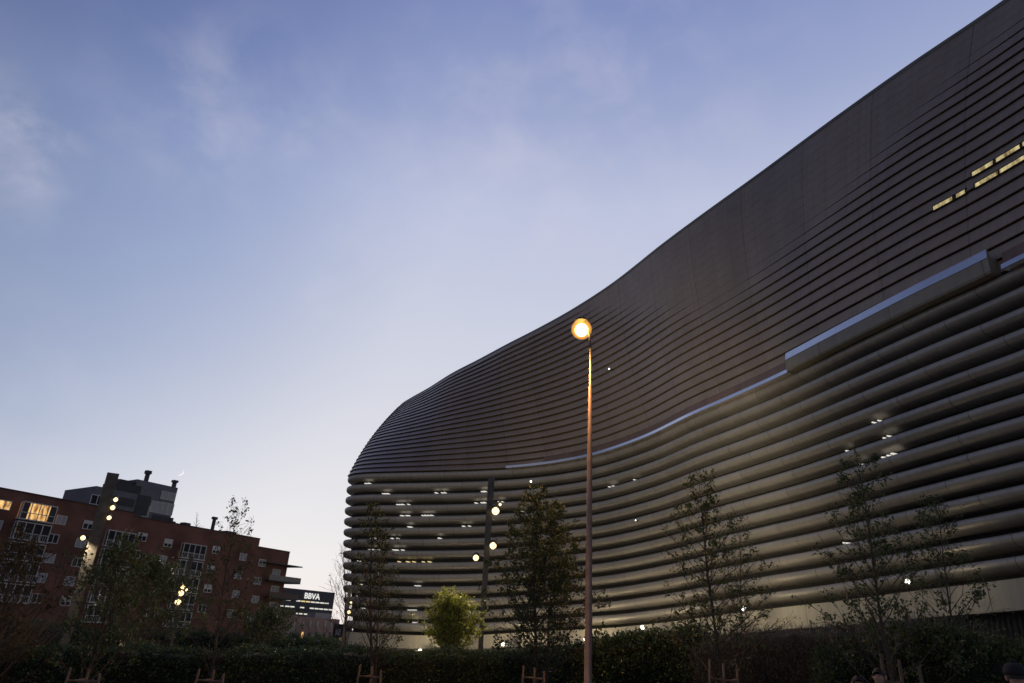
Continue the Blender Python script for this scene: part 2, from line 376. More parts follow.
def upp(i, t):
    w = S2[i] * (1 - t) + T2[i] * t
    b = .9 * 4 * t * (1 - t)
    z = HS + (HT - HS) * t
    return w + NRM[i] * b, z
stadium = thing('stadium', 'huge dark stadium wrapped in curving horizontal metal louvres', 'stadium', (10, 112, 0))
stadium_off = Vector((10, 112, 0))
def grid_part(name, rows, m, smooth=True, i0=0, i1=None, uvv=True, parent=stadium, off=stadium_off):
    """rows: list of profile rows, each a list over i of (xy, z)"""
    V = []; UV = []
    nI = len(rows[0])
    for r, row in enumerate(rows):
        for k, (p, z) in enumerate(row):
            V.append((p[0] - off.x, p[1] - off.y, z - off.z)); UV.append((ARC[i0 + k], r * .2))
    mb = MB(); mb.v = V; mb.uv = UV
    mb.f = [(r * nI + k, r * nI + k + 1, (r + 1) * nI + k + 1, (r + 1) * nI + k) for r in range(len(rows) - 1) for k in range(nI - 1)]
    mb.m = [0] * len(mb.f)
    o = mb.build(name, m, parent, smooth)
    if smooth: o.data.set_sharp_from_angle(angle=R(48))
    return o
NL, NU = 14, 22
PROF_L = [(-1.0, .965), (-.2, .975), (.05, .95), (.20, .89), (.28, .80), (.31, .69), (.28, .57), (.18, .46), (-.03, .38), (-.4, .33), (-1.0, .30)]
for j in range(NL):
    rows = []
    for (o, f) in PROF_L:
        row = []
        for i in range(NS):
            p, z = low(i, (j + f) / NL); row.append((p + NRM[i] * o, z))
        rows.append(row)
    lo_ = grid_part('louvre', rows, M['lower']); lo_['label'] = 'thick rounded lower louvre'
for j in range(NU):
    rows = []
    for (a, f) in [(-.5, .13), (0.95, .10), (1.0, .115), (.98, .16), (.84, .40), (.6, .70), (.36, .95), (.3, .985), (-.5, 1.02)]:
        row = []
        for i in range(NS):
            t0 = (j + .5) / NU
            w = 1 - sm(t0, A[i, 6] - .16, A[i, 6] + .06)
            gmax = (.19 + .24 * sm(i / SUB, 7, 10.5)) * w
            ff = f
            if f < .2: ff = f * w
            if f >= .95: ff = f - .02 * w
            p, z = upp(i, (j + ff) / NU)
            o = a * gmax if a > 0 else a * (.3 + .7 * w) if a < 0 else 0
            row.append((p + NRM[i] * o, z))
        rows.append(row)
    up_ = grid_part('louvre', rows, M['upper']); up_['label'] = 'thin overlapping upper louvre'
# dark wall behind the louvres, roof and rim
rows = [[(low(i, t)[0] - NRM[i] * 1.05, low(i, t)[1]) for i in range(NS)] for t in np.linspace(0, 1, 8)]
rows += [[(upp(i, t)[0] - NRM[i] * .75, upp(i, t)[1]) for i in range(NS)] for t in np.linspace(0.01, .995, 10)]
grid_part('backing_wall', rows, M['back'])
def inward(i, d): 
    k = sm(i, 0, NS); v = Vector((60 - T2[i][0], 150 - T2[i][1])).normalized(); return T2[i] + np.array([v.x, v.y]) * d
rows = [[(T2[i] - NRM[i] * .2, HT - .15) for i in range(NS)], [(T2[i] + NRM[i] * .05, HT + .12) for i in range(NS)], [(T2[i] + NRM[i] * .05, HT + .4) for i in range(NS)],
        [(inward(i, 1.0), HT + .55) for i in range(NS)], [(inward(i, 14), HT + 1.2) for i in range(NS)], [(inward(i, 30), HT + 1.0) for i in range(NS)]]
grid_part('roof', rows, M['roofing'])
# base band and dark ribbed wall below it
rows = [[(B2[i] - NRM[i] * (1.0), ZT[i] + .03) for i in range(NS)], [(B2[i] + NRM[i] * .06, ZT[i] + .02) for i in range(NS)], [(B2[i] + NRM[i] * .04, ZT[i] - .9) for i in range(NS)],
        [(B2[i] - NRM[i] * .02, ZB[i]) for i in range(NS)], [(B2[i] - NRM[i] * 1.2, ZB[i] - .05) for i in range(NS)]]
grid_part('base_band', rows, M['band'], smooth=False)
rb = MB(); UVs = []
dense = catmull(np.concatenate([B2 - NRM * .9, ZB[:, None]], axis=1)[:11 * SUB], 5)
top = []; bot = []
for k, p in enumerate(dense):
    o = .12 if (k // 2) % 2 else 0.
    top.append((p[0] - o - stadium_off.x, p[1] - o * .3 - stadium_off.y, p[2] - .03)); bot.append((p[0] - o - stadium_off.x, p[1] - o * .3 - stadium_off.y, -3))
nd = len(top); rb.add(top + bot, [(k, k + 1, nd + k + 1, nd + k) for k in range(nd - 1)])
rb.build('ribbed_wall', M['rib'], stadium)
rows = [[(B2[i] - NRM[i] * 1.0, ZB[i]) for i in range(10 * SUB, NS)], [(B2[i] - NRM[i] * 1.0, -3) for i in range(10 * SUB, NS)]]
grid_part('plinth_wall', rows, M['concrete'], i0=10 * SUB)
TR0 = 2.1
# seam: brown fascia and pale sky-reflecting strip along the ledge, then the projecting terrace
def span(a, b): return range(int(a * SUB), int(b * SUB) + 1)
def seam_part(name, rng_, prof, m, smooth=False):
    rows = [[(S2[i] + NRM[i] * o, HS + z) for i in rng_] for o, z in prof]
    return grid_part(name, rows, m, smooth, i0=rng_[0])
seam_part('fascia', span(4.7, 10.4), [(-.3, .30), (.62, .30), (.56, 1.25), (-.3, 1.3)], M['rust'])
seam_part('ledge_strip', span(4.9, 11.3), [(-.2, -.12), (.98, -.12), (.91, .26), (.60, .28)], M['glass'])
seam_part('fascia', span(0, TR0 - .08), [(-.3, .30), (.62, .30), (.56, 1.25), (-.3, 1.3)], M['rust'])
seam_part('ledge_strip', span(0, TR0 - .08), [(-.2, -.12), (.98, -.12), (.91, .26), (.60, .28)], M['glass'])
tr = span(TR0, 4.92)
seam_part('terrace_front', tr, [(-.3, -.05), (.98, -.05), (1.05, .12), (1.03, 1.12), (.7, 1.14), (-.3, 1.14)], M['fascia'])
seam_part('terrace_parapet', tr, [(.7, 1.145), (1.05, 1.15), (.94, 1.85), (.86, 1.85)], M['glass'])
for i in (tr[0], tr[-1]):
    e = MB(); n_ = NRM[i]; pts = [(-.3, -.04), (.96, -.04), (1.03, .12), (1.03, 1.13), (.92, 1.84), (.85, 1.84), (.7, 1.13), (-.3, 1.12)]
    f1 = []; tg = tan[i] * (-.03 if i == tr[0] else .03)
    for q in (0, 1):
        for o, z in pts: f1.append((S2[i][0] + n_[0] * o + tg[0] * q - stadium_off.x, S2[i][1] + n_[1] * o + tg[1] * q - stadium_off.y, HS + z))
    k = len(pts); e.add(f1, [tuple(range(k)), tuple(range(k, 2 * k))[::-1]] + [(a, (a + 1) % k, k + (a + 1) % k, k + a) for a in range(k)])
    e.build('terrace_end', M['fascia'], stadium)
# lit openings high on the right: the strip lights inside show between two louvres
def strip(i0, i1, row, o0, dz0, dz1, m, name='lit_opening', fn=upp, NN=NU):
    rows = []
    for f, o in ((dz0, o0 - .02), (dz1, o0)):
        row_ = []
        for k in np.linspace(i0, i1, 8):
            a = int(k); fr = k - a; p0, z0 = fn(a, (row + f) / NN); p1, z1 = fn(min(a + 1, NS - 1), (row + f) / NN)
            p = p0 * (1 - fr) + p1 * fr; z = z0 * (1 - fr) + z1 * fr; nn = NRM[a] * (1 - fr) + NRM[min(a + 1, NS - 1)] * fr
            row_.append((p + nn * o, z))
        rows.append(row_)
    # a shallow box: front, then returns
    rows = [[(p - NRM[int(i0)] * .15, z) for p, z in rows[0]], rows[0], rows[1], [(p - NRM[int(i0)] * .15, z) for p, z in rows[1]]]
    o = grid_part(name, rows, m, False, i0=int(i0)); return o
def proj(p):
    p = Vector(p) - Vector((0, 0, EYE))
    f = p.y * math.cos(PITCH) + p.z * math.sin(PITCH); b = -p.y * math.sin(PITCH) + p.z * math.cos(PITCH)
    if f < .1: return (1e6, 1e6)
    a, b = p.x / f * F, b / f * F; c, s = math.cos(ROLL), math.sin(ROLL)
    return W / 2 + a * c + b * s, H / 2 - (-a * s + b * c)
_cache = {}
def surf_hit(x, y, fn, imax):
    """nearest facade station and height fraction to a spot seen in the photo"""
    if fn not in _cache:
        rows_ = []
        for i in range(0, imax):
            for t in np.linspace(0, 1, 67):
                p, z = fn(i, t); q = proj((p[0], p[1], z)); rows_.append((i, t, q[0], q[1]))
        _cache[fn] = np.array(rows_)
    T = _cache[fn]; k = np.argmin((T[:, 2] - x) ** 2 + (T[:, 3] - y) ** 2); return int(T[k, 0]), T[k, 1]
def surf_box(name, x, y, wpx, h, fn, NN, o, m, depth=.14, snap=True):
    i, t = surf_hit(x, y, fn, 17 * SUB)
    if snap: t = (round(t * NN - .04) + .04) / NN
    p, z = fn(i, t); p = p + NRM[i] * o
    dist = math.hypot(*p); tg = Vector((tan[i][0], tan[i][1], 0)); nn = Vector((NRM[i][0], NRM[i][1], 0))
    v = Vector((p[0], p[1], 0)).normalized(); fs = max(.25, abs(tg.cross(v).z))
    b = MB(); b.box((p[0] - stadium_off.x, p[1] - stadium_off.y, z), (wpx * dist / 690 / fs, depth, h), (tg, nn, Vector((0, 0, 1))))
    return b.build(name, m, stadium)
def fine_hit(x, y):
    i, t = surf_hit(x, y, upp, 17 * SUB); best = None
    for a in np.linspace(max(0, i - 1), i + 1, 41):
        for tt in np.linspace(t - .02, t + .02, 21):
            k = int(a); f = a - k; p0, z0 = upp(k, tt); p1, z1 = upp(k + 1, tt); p = p0 * (1 - f) + p1 * f
            q = proj((p[0], p[1], z0 * (1 - f) + z1 * f)); d_ = (q[0] - x) ** 2 + (q[1] - y) ** 2
            if best is None or d_ < best[0]: best = (d_, a, tt)
    return best[1], best[2] * NU
for segs in ([(974, 171, 995, 161), (998, 159, 1022, 150), (1025, 148, 1040, 142)], [(935, 205, 954, 195), (958, 193, 967, 189)], [(977, 183, 1000, 172), (1002, 171, 1040, 154)]):
    row = round(np.mean([fine_hit(a, b)[1] for a, b, c, d in segs]) - .15)
    ends = [(fine_hit(a, b)[0], fine_hit(c, d)[0]) for a, b, c, d in segs]
    strip(min(min(e) for e in ends) - .25, max(max(e) for e in ends) + .25, row, .20, -.06, .40, M['back'], 'opening_frame')
    for e in ends: strip(min(e), max(e), row, .235, .03, .30, M['litbar'])
def ceiling_bars(x, y, wpx, n, m, name='ceiling_light'):
    for q in range(n):
        xx = x + (q - (n - 1) / 2) * wpx / max(1, n) * 1.25
        b = surf_box(name, xx, y, wpx / n * random.uniform(.4, .75), .09, low, NL, -.42, m, random.uniform(.7, 1.1))
for x, y, w, n in [(404, 517, 11, 2), (409, 529, 6, 1), (371, 540, 7, 2), (373, 551, 9, 3), (397, 551, 8, 3), (394, 540, 6, 2), (438, 539, 4, 1), (417, 584, 5, 2), (401, 506, 11, 4), (426, 518, 10, 4), (359, 587, 2, 1), (357, 564, 2, 1),
                (378, 573, 3, 1), (384, 496, 7, 3), (366, 486, 5, 2), (484, 487, 6, 2), (483, 497, 13, 4), (499, 506, 6, 2), (522, 536, 4, 1), (522, 507, 3, 1), (356, 600, 3, 1), (415, 618, 4, 1), (424, 618, 4, 1), (362, 610, 4, 1), (440, 495, 8, 3), (412, 607, 8, 3), (465, 529, 7, 2)]:
    ceiling_bars(x, y, w, n, M['coollit'])
for x, y in [(399, 561), (408, 561), (414, 562), (423, 562), (430, 561)]: ceiling_bars(x, y, 2.6, 1, M['lit2'])
for x, y, w, n in [(611, 487, 4, 2), (632, 480, 2, 1), (886, 439, 16, 6), (890, 457, 20, 5), (845, 454, 3, 1), (858, 465, 3, 1), (846, 547, 7, 2), (876, 428, 12, 6)]:
    ceiling_bars(x, y, w * .6, n, M['coollit'])
# small round lamps on the facade, and the white lamps along the base band
def round_lamp(i, p, z, r, power, reach):
    nn = Vector((NRM[i][0], NRM[i][1], 0))
    q = Vector((p[0], p[1], z)) - Vector((stadium_off.x, stadium_off.y, 0))
    b = MB(); b.tube([q, q + nn * (reach - .12)], [.04, .04], 6); b.tube([q + nn * (reach - .2), q + nn * (reach - .03)], [r * .7, r * 1.12], 12)
    lamp_ = b.build('wall_lamp', M['dgrey'], stadium)
    c = q + nn * (reach + .02)
    bb = MB(); bb.lathe([(r * .3, -r * .9), (r * .8, -r * .55), (r, 0), (r * .8, r * .55), (r * .3, r * .9)], 12, c)
    bb.build('lens', M['whitelamp'], lamp_, True)
    if power:
        l = bpy.data.lights.new('wall_lamp_light', 'POINT'); l.energy = power; l.color = (1, .84, .55); l.shadow_soft_size = .25
        lo = bpy.data.objects.new('wall_lamp_light', l); C.collection.objects.link(lo); lo.location = q + nn * (reach + .6) + stadium_off * 1; lo.location.z = z
for x, y, r, pw, reach in [(773, 610, .24, 170, 3.2), (942, 582, .19, 110, 3.2), (667, 629, .29, 330, 3.2), (516, 645, .3, 420, 3.0), (430, 651, .26, 560, 2.8), (600, 640, .2, 420, 2.6)]:
    i, t = surf_hit(x, y, low, 17 * SUB)
    z = at(x, y, math.hypot(*(B2[i] + NRM[i] * reach))).z
    round_lamp(i, B2[i], z, r, pw, reach)
for x, y, r in [(535, 483, .16), (614, 369, .12), (642, 520, .08)]:
    fn = low if y > 420 else upp
    i, t = surf_hit(x, y, fn, 17 * SUB); p, z = fn(i, t); round_lamp(i, p, z, r, 0, .75)

# ------------------------------------------------------------------ apartment buildings on the left
def V2(a): return Vector((a[0], a[1], 0))
class Wall:
    """a vertical facade between two plan points; u along it, n towards the street"""
    def __init__(s, p0, p1, off):
        s.p0 = V2(p0); s.u = (V2(p1) - V2(p0)).normalized(); s.len = (V2(p1) - V2(p0)).length
        s.n = Vector((s.u.y, -s.u.x, 0)); s.off = Vector(off)
    def P(s, u, z, o=0): return s.p0 + s.u * u + s.n * o + Vector((0, 0, z)) - s.off
    def hit(s, x, y):
        d = ray(x, y); t = s.p0.dot(s.n) / d.dot(s.n) if abs(d.dot(s.n)) > 1e-6 else 0
        q = Vector((0, 0, EYE)) + d * t; return (q - s.p0).dot(s.u), q.z
    def box(s, mb, u0, u1, z0, z1, o0, o1, mi=0):
        mb.box(s.P((u0 + u1) / 2, (z0 + z1) / 2, (o0 + o1) / 2), (u1 - u0, abs(o1 - o0), z1 - z0), (s.u, s.n, Vector((0, 0, 1))), mi)
def block(w, u0, u1, z0, z1, depth, m, parent, name='wall'):
    mb = MB(); V = []; UV = []
    c = [(u0, 0), (u1, 0), (u1, -depth), (u0, -depth)]; acc = 0
    for k in range(4):
        a, b = c[k], c[(k + 1) % 4]; ln = math.hypot(b[0] - a[0], b[1] - a[1]); base = len(V)
        V += [w.P(a[0], z0, a[1]), w.P(b[0], z0, b[1]), w.P(b[0], z1, b[1]), w.P(a[0], z1, a[1])]
        UV += [(acc, z0), (acc + ln, z0), (acc + ln, z1), (acc, z1)]; acc += ln
        mb.f.append((base, base + 1, base + 2, base + 3)); mb.m.append(0)
    base = len(V); V += [w.P(a, z1, b) for a, b in c]; UV += [(0, 0)] * 4; mb.f.append((base, base + 1, base + 2, base + 3)); mb.m.append(0)
    mb.v = [tuple(v) for v in V]; mb.uv = UV
    return mb.build(name, m, parent)
def window(w, parent, u, z, ww, hh, pane, cols=2, blindfrac=0.):
    f = MB(); t = .12
    w.box(f, u - ww / 2, u + ww / 2, z - hh / 2, z - hh / 2 + t, .01, .10); w.box(f, u - ww / 2, u + ww / 2, z + hh / 2 - t, z + hh / 2, .01, .10)
    for k in range(cols + 1):
        uc = u - ww / 2 + t / 2 + (ww - t) * k / cols; w.box(f, uc - t / 2, uc + t / 2, z - hh / 2 + t, z + hh / 2 - t, .01, .098)
    if blindfrac: w.box(f, u - ww / 2 + t, u + ww / 2 - t, z + hh / 2 - t - hh * blindfrac, z + hh / 2 - t, .035, .085)
    fo = f.build('window', M['white'], parent)
    p = MB(); w.box(p, u - ww / 2 + t * .6, u + ww / 2 - t * .6, z - hh / 2 + t * .6, z + hh / 2 - t * .6, .008, .03)
    p.build('pane', pane, fo)
    return fo
def glazed_bay(w, parent, u, z0, z1, ww, lit=None, rail=True):
    """projecting glazed balcony: slab, white frame, glass, railing bars"""
    f = MB(); d = .9
    w.box(f, u - ww / 2 - .1, u + ww / 2 + .1, z0, z0 + .18, .005, d + .1)
    n_ = 5; t = .13
    for k in range(n_):
        uc = u - ww / 2 + t / 2 + (ww - t) * k / (n_ - 1)
        w.box(f, uc - t / 2, uc + t / 2, z0 + .18, z1 - .15, d - t, d)
    w.box(f, u - ww / 2, u + ww / 2, z1 - .15, z1, .005, d + .02)
    w.box(f, u - ww / 2, u + ww / 2, z0 + 1.05, z0 + 1.15, d - t + .01, d - .01)
    for uc in (u - ww / 2 + t / 2, u + ww / 2 - t / 2): w.box(f, uc - t / 2, uc + t / 2, z0 + .18, z1 - .15, .005, .12)
    if rail:
        for k in range(16):
            uc = u - ww / 2 + ww * (k + .5) / 16; w.box(f, uc - .02, uc + .02, z0 + .18, z0 + 1.05, d - .06, d - .03)
    fo = f.build('glazed_balcony', M['white'], parent)
    p = MB(); w.box(p, u - ww / 2 + .03, u + ww / 2 - .03, z0 + .2, z1 - .16, d - .11, d - .09); 
    p.build('pane', lit or M['pane'], fo)
    if lit:
        q = MB(); w.box(q, u - ww / 2 + .03, u - ww / 2 + ww * .2, z0 + .2, z1 - .16, d - .085, d - .07); w.box(q, u + ww / 2 - ww * .2, u + ww / 2 - .03, z0 + .2, z1 - .16, d - .085, d - .07); q.build('curtain', M['dgrey'], fo)
off = Vector((-77, 107, -1.5))
AW = Wall((-77, 107), (-46, 158), off)
apt = thing('apartment_building', 'long red brick apartment building with white framed windows and glazed balconies', 'building', off)
uL, uR = -26, AW.hit(287.5, 566)[0]
def roofz(x, y): return AW.hit(x, y)[1]
u1 = AW.hit(112, 512)[0]; u2 = AW.hit(205, 530)[0]; u3 = AW.hit(259, 545)[0]
za = (roofz(5, 486) + roofz(75, 505)) / 2; zb_ = roofz(160, 521); zc = roofz(232, 534); zd = roofz(270, 549)
block(AW, uL, u1 + 4, -2, za, 13, M['brick'], apt); block(AW, u1 + 4.01, u2, -2, zb_, 13, M['brick'], apt)
block(AW, u2 + .01, u3, -2, zc, 13, M['brick'], apt); block(AW, u3 + .01, uR, -2, zd, 11, M['brick'], apt)
# coping stones on each roof edge
for a, b, z in ((uL, u1 + 4, za), (u1 + 4.05, u2, zb_), (u2 + .05, u3, zc), (u3 + .05, uR, zd)):
    m_ = MB(); AW.box(m_, a, b, z + .01, z + .16, -.4, .12); m_.build('coping', M['dgrey'], apt)
wn = 0
panes = [M['pane']] * 6 + [M['blind']] * 4
for ci, (x, y, ww) in enumerate([(4, 505, 2.0), (61, 520, 1.7), (88, 525, 1.7), (142, 537, 1.8), (168, 543, 1.7), (216, 550, 1.8), (243, 557, 1.8), (262, 563, 1.9)]):
    u, z = AW.hit(x, y)
    st = 3.0 if ci < 5 else 3.6
    k = 0
    while z - k * st > 0.8:
        zz = z - k * st
        pn = random.choice(panes)
        if ci == 0 and k == 0: pn = M['lit']
        if ci == 5 and k == 4: pn = M['lit']
        window(AW, apt, u + (.0 if k % 2 == 0 else -.35), zz, ww, 1.45, pn, 2, random.choice([0, 0, .3, .5]) if pn == M['pane'] else 0); k += 1
for bi, (x0, x1, y, ww, topl) in enumerate([(22, 50, 513, 5.2, True), (105, 131, 540, 5.0, False), (180, 203, 552, 5.0, False)]):
    u, z = AW.hit((x0 + x1) / 2, y)
    for k in range(6):
        z0 = z - 1.35 - 3.0 * k
        if z0 > -.3: glazed_bay(AW, apt, u, z0, z0 + 2.75, ww, M['lit'] if (bi == 0 and k == 0) else None, rail=not (bi == 0 and k == 0))
# balconies of the right end: slabs with parapets running out past the corner
for bi, y in enumerate([563, 580.5, 597.5, 614, 631]):
    u, z = AW.hit(272, y); ue = AW.hit([298.5, 296, 293.5, 291, 289.5][bi], y)[0]
    m_ = MB(); us = AW.hit(264, y)[0]
    AW.box(m_, us, ue, z - .2, z + .02, -9, 1.5)
    b = m_.build('balcony', M['dgrey'] if bi < 3 else M['concrete'], apt)
    p = MB()
    if bi > 0:
        AW.box(p, us, ue, z + .025, z + 1.05, 1.38, 1.5); AW.box(p, ue - .12, ue, z + .025, z + 1.05, -9, 1.375)
        p.build('parapet', M['brick'] if bi in (2, 3) else M['concrete'], b)
    if bi: window(AW, apt, (us + uR) / 2, z + 1.3, 2.2, 2.1, M['pane'] if bi != 1 else M['blind'], 2)
# chimneys, vents and antenna on the roof
for x, y, hh, ww in [(196, 530, 1.0, 1.4), (222, 533, 2.6, .5), (183, 524, .8, .9), (240, 540, .9, 2.4)]:
    u, z = AW.hit(x, y); zt = zb_ if x < 205 else zc
    m_ = MB(); AW.box(m_, u - ww / 2, u + ww / 2, zt, zt + hh, -3 - ww, -3)
    if ww < .6: AW.box(m_, u - .5, u + .5, zt + hh + .01, zt + hh + .5, -3.6, -2.9)
    m_.build('chimney', M['dgrey'], apt)
# grey tower block behind
off2 = Vector((-62, 158, -1.5))
def wall_px(xa, xb, y, da, db, off): 
    a, b = at(xa, y, da), at(xb, y, db); return Wall((a.x, a.y), (b.x, b.y), off)
GW = wall_px(90, 180, 500, 150, 158, off2)
tow = thing('tower_block', 'grey rendered flat block with stepped top rising behind the brick apartment building', 'building', off2)
ul, zl = GW.hit(95, 491); um, zm = GW.hit(139, 493); ur, zr = GW.hit(178, 488)
zl = GW.hit(112, 489)[1]; zr = GW.hit(160, 484)[1]
block(GW, ul, um - 1, -2, zl, 12, M['grey'], tow); block(GW, um - .99, ur, -2, zr, 13, M['grey'], tow)
m_ = MB(); GW.box(m_, um - 4.5, um + .2, zl + .02, zl + 1.6, -5, .05); GW.box(m_, um - 4.2, um - .6, zl + 1.61, zl + 2.2, -4, -.3); m_.build('stair_head', M['dgrey'], tow)
for x, y, hh in [(149, 478, 2.2), (180, 488, 1.5), (119, 488, 1.2)]:
    u, z = GW.hit(x, y); m_ = MB(); zz = zr if x > 140 else zl; u = min(u, ur - .5)
    GW.box(m_, u - .3, u + .3, zz, zz + hh * .7, -1.2, -.5); GW.box(m_, u - .5, u + .5, zz + hh * .7 + .01, zz + hh, -1.35, -.35); m_.build('chimney', M['dgrey'], tow)
for x0, y0, x1, y1, m in [(116, 499, 133, 507, 'dgrey'), (118, 513, 132, 519, 'dgrey'), (138, 497, 146, 516, 'dgrey'), (152, 517, 172, 524, 'dgrey')]:
    ua, z1_ = GW.hit(x0, y0); ub, z0_ = GW.hit(x1, y1); m_ = MB(); GW.box(m_, ua, ub, min(z0_, z1_), max(z0_, z1_) + .5, .01, .14); m_.build('dark_opening', M[m], tow)
for x, y, ww, hh, m in [(156, 507, 2.3, 2.2, 'blind'), (167, 509, 2.6, 2.3, 'blind'), (168, 496, 3.0, 1.6, 'blind'), (97, 500, 2.4, 1.8, 'pane'), (146, 512, 1.2, 2.4, 'blind')]:
    u, z = GW.hit(x, y); window(GW, tow, u, z, ww, hh, M[m], 2)
# pink brick building and the dark office block with the lit sign
off3 = Vector((-64, 205, -2))
PW = wall_px(262, 338, 630, 185, 215, off3)
pink = thing('brick_building', 'low pinkish brick building with narrow dark windows below the office block', 'building', off3)
zp = PW.hit(310, 617)[1]; up0 = PW.hit(262, 620)[0]; upm = PW.hit(291, 620)[0]; upr = PW.hit(337, 640)[0]
block(PW, up0, upm, -3, PW.hit(285, 609)[1], 14, M['brick2'], pink); block(PW, upm + .01, upr, -3, zp, 14, M['brick2'], pink)
for r_, y in enumerate([614, 625, 636, 646]):
    for x in (295, 304, 311, 318, 326, 332):
        if r_ == 0 : continue
        u, z = PW.hit(x - r_, y); m_ = MB(); PW.box(m_, u - .45, u + .45, z - .95, z + .95, .01, .08)
        m_.build('window', M['lit'] if (r_ == 2 and x == 304) else M['pane'], pink)
u, z = PW.hit(325, 616); m_ = MB(); PW.box(m_, u - 4.2, u + 4.2, z - .7, z + .7, -3, -.5); m_.build('penthouse', M['concrete'], pink)
off4 = Vector((-100, 330, -2))
OW = wall_px(270, 335, 600, 330, 350, off4)
office = thing('office_block', 'dark office block with rows of lit windows and a white rooftop name sign', 'building', off4)
zo = OW.hit(308, 590)[1]; o0 = OW.hit(270, 600)[0]; o1 = OW.hit(334, 600)[0]
block(OW, o0, o1, -3, zo, 25, M['dgrey'], office)
for r_, y in enumerate([599.5, 603.5, 607.8, 611]):
    for k in range(13):
        if random.random() < .16: continue
        ua = o0 + (o1 - o0) * (k + .08) / 13; ub = o0 + (o1 - o0) * (k + .92) / 13
        z = zo - 4.9 - r_ * 2.6; m_ = MB(); OW.box(m_, ua, ub, z - .26, z + .26, .02, .12); m_.build('window', M['coollit'] if random.random() < .75 else M['lit2'], office)
cu = bpy.data.curves.new('sign_text', 'FONT'); cu.body = 'BBVA'; cu.size = 3.4; cu.extrude = .1; cu.align_x = 'CENTER'; cu.space_character = 1.05; cu.offset = .05
to = bpy.data.objects.new('sign_text', cu); C.collection.objects.link(to)
bpy.context.view_layer.update()
me = bpy.data.meshes.new_from_object(to.evaluated_get(bpy.context.evaluated_depsgraph_get()))
bpy.data.objects.remove(to)
me.materials.clear(); me.materials.append(emit_mat('sign_white', (1, 1, .97), .85))
so = bpy.data.objects.new('name_sign', me); C.collection.objects.link(so); so.parent = office
u = OW.hit(312, 595)[0]
so.matrix_local = Matrix.Translation(OW.P(u, zo - 3.6, .3)) @ Matrix((( OW.u.x, 0, OW.n.x, 0), (OW.u.y, 0, OW.n.y, 0), (0, 1, 0, 0), (0, 0, 0, 1)))
off5 = Vector((-48, 190, -2))
DW = wall_px(333, 352, 630, 190, 190, off5)
dk = thing('dark_house', 'small dark flat-roofed building at the far end beside the stadium corner', 'building', off5)
block(DW, 0, DW.len, -3, DW.hit(340, 624)[1], 10, M['dgrey'], dk)
for x, y in ((338, 632), (341, 640), (345, 634)):
    u, z = DW.hit(x, y); window(DW, dk, u, z, 1.2, 1.3, M['blind'] if x < 341 else M['lit'], 2)

# ------------------------------------------------------------------ street lamp and light masts
def point_light(name, parent, loc, power, col, r=.15, spot=None, aim=None):
    l = bpy.data.lights.new(name, 'SPOT' if spot else 'POINT'); l.energy = power; l.color = col; l.shadow_soft_size = r
    o = bpy.data.objects.new(name, l); C.collection.objects.link(o); o.parent = parent; o.location = loc
    if spot:
        l.spot_size = R(spot); l.spot_blend = .7; o.rotation_euler = Vector(aim).to_track_quat('-Z', 'Y').to_euler()
    return o
b_ = at(588, 683, 18); base = Vector((b_.x, b_.y, gz(b_.x, b_.y)))
lampt = thing('street_lamp', 'tall slender reddish street lamp post with a glowing orange lamp at its top', 'street lamp', base)
top = at(588.5, 345, 18); hh = top.z - base.z
m_ = MB(); m_.tube([(0, 0, .0), (0, 0, .35), (0, 0, .36), (0, 0, hh * .5), (0, 0, hh * .87), (0, 0, hh * .872), (0, 0, hh - .1)], [.125, .12, .098, .075, .052, .032, .028], 14)
m_.lathe([(.17, 0), (.17, .03), (.14, .04)], 14)
m_.build('pole', M['pole'], lampt, True)
m_ = MB(); hd = at(581.5, 330, 18) - base
m_.tube([(0, 0, hh - .12), (hd.x * .1, hd.y * .1, hh + .30), (hd.x * .8, hd.y * .8, hd.z + .36)], [.03, .028, .028], 8); m_.build('arm', M['pole'], lampt, True)
m_ = MB(); m_.lathe([(.05, .44), (.12, .42), (.20, .37), (.22, .33), (.15, .325)][::-1], 20, hd - Vector((0, 0, .05))); m_.build('lamp_hood', M['dgrey'], lampt, True)
rg = .30
m_ = MB(); m_.lathe([(rg * math.sin(math.pi * k / 14) + .002, -rg * math.cos(math.pi * k / 14)) for k in range(12)], 28, hd + Vector((0, 0, .02))); gl = m_.build('lamp_globe', M['bloom_volume'], lampt, True)
m_ = MB(); m_.lathe([(.185 * math.sin(math.pi * k / 12) + .002, -.185 * math.cos(math.pi * k / 12)) for k in range(13)], 20, hd); m_.build('bulb', M['sodium'], gl, True)
side = Vector((-base.y, base.x, 0)).normalized()
point_light('sodium_light', lampt, hd + side * .35 - Vector((0, 0, .40)), 1200, (1, .5, .17), .2, 160, side * .35 + Vector((0, 0, -1)))

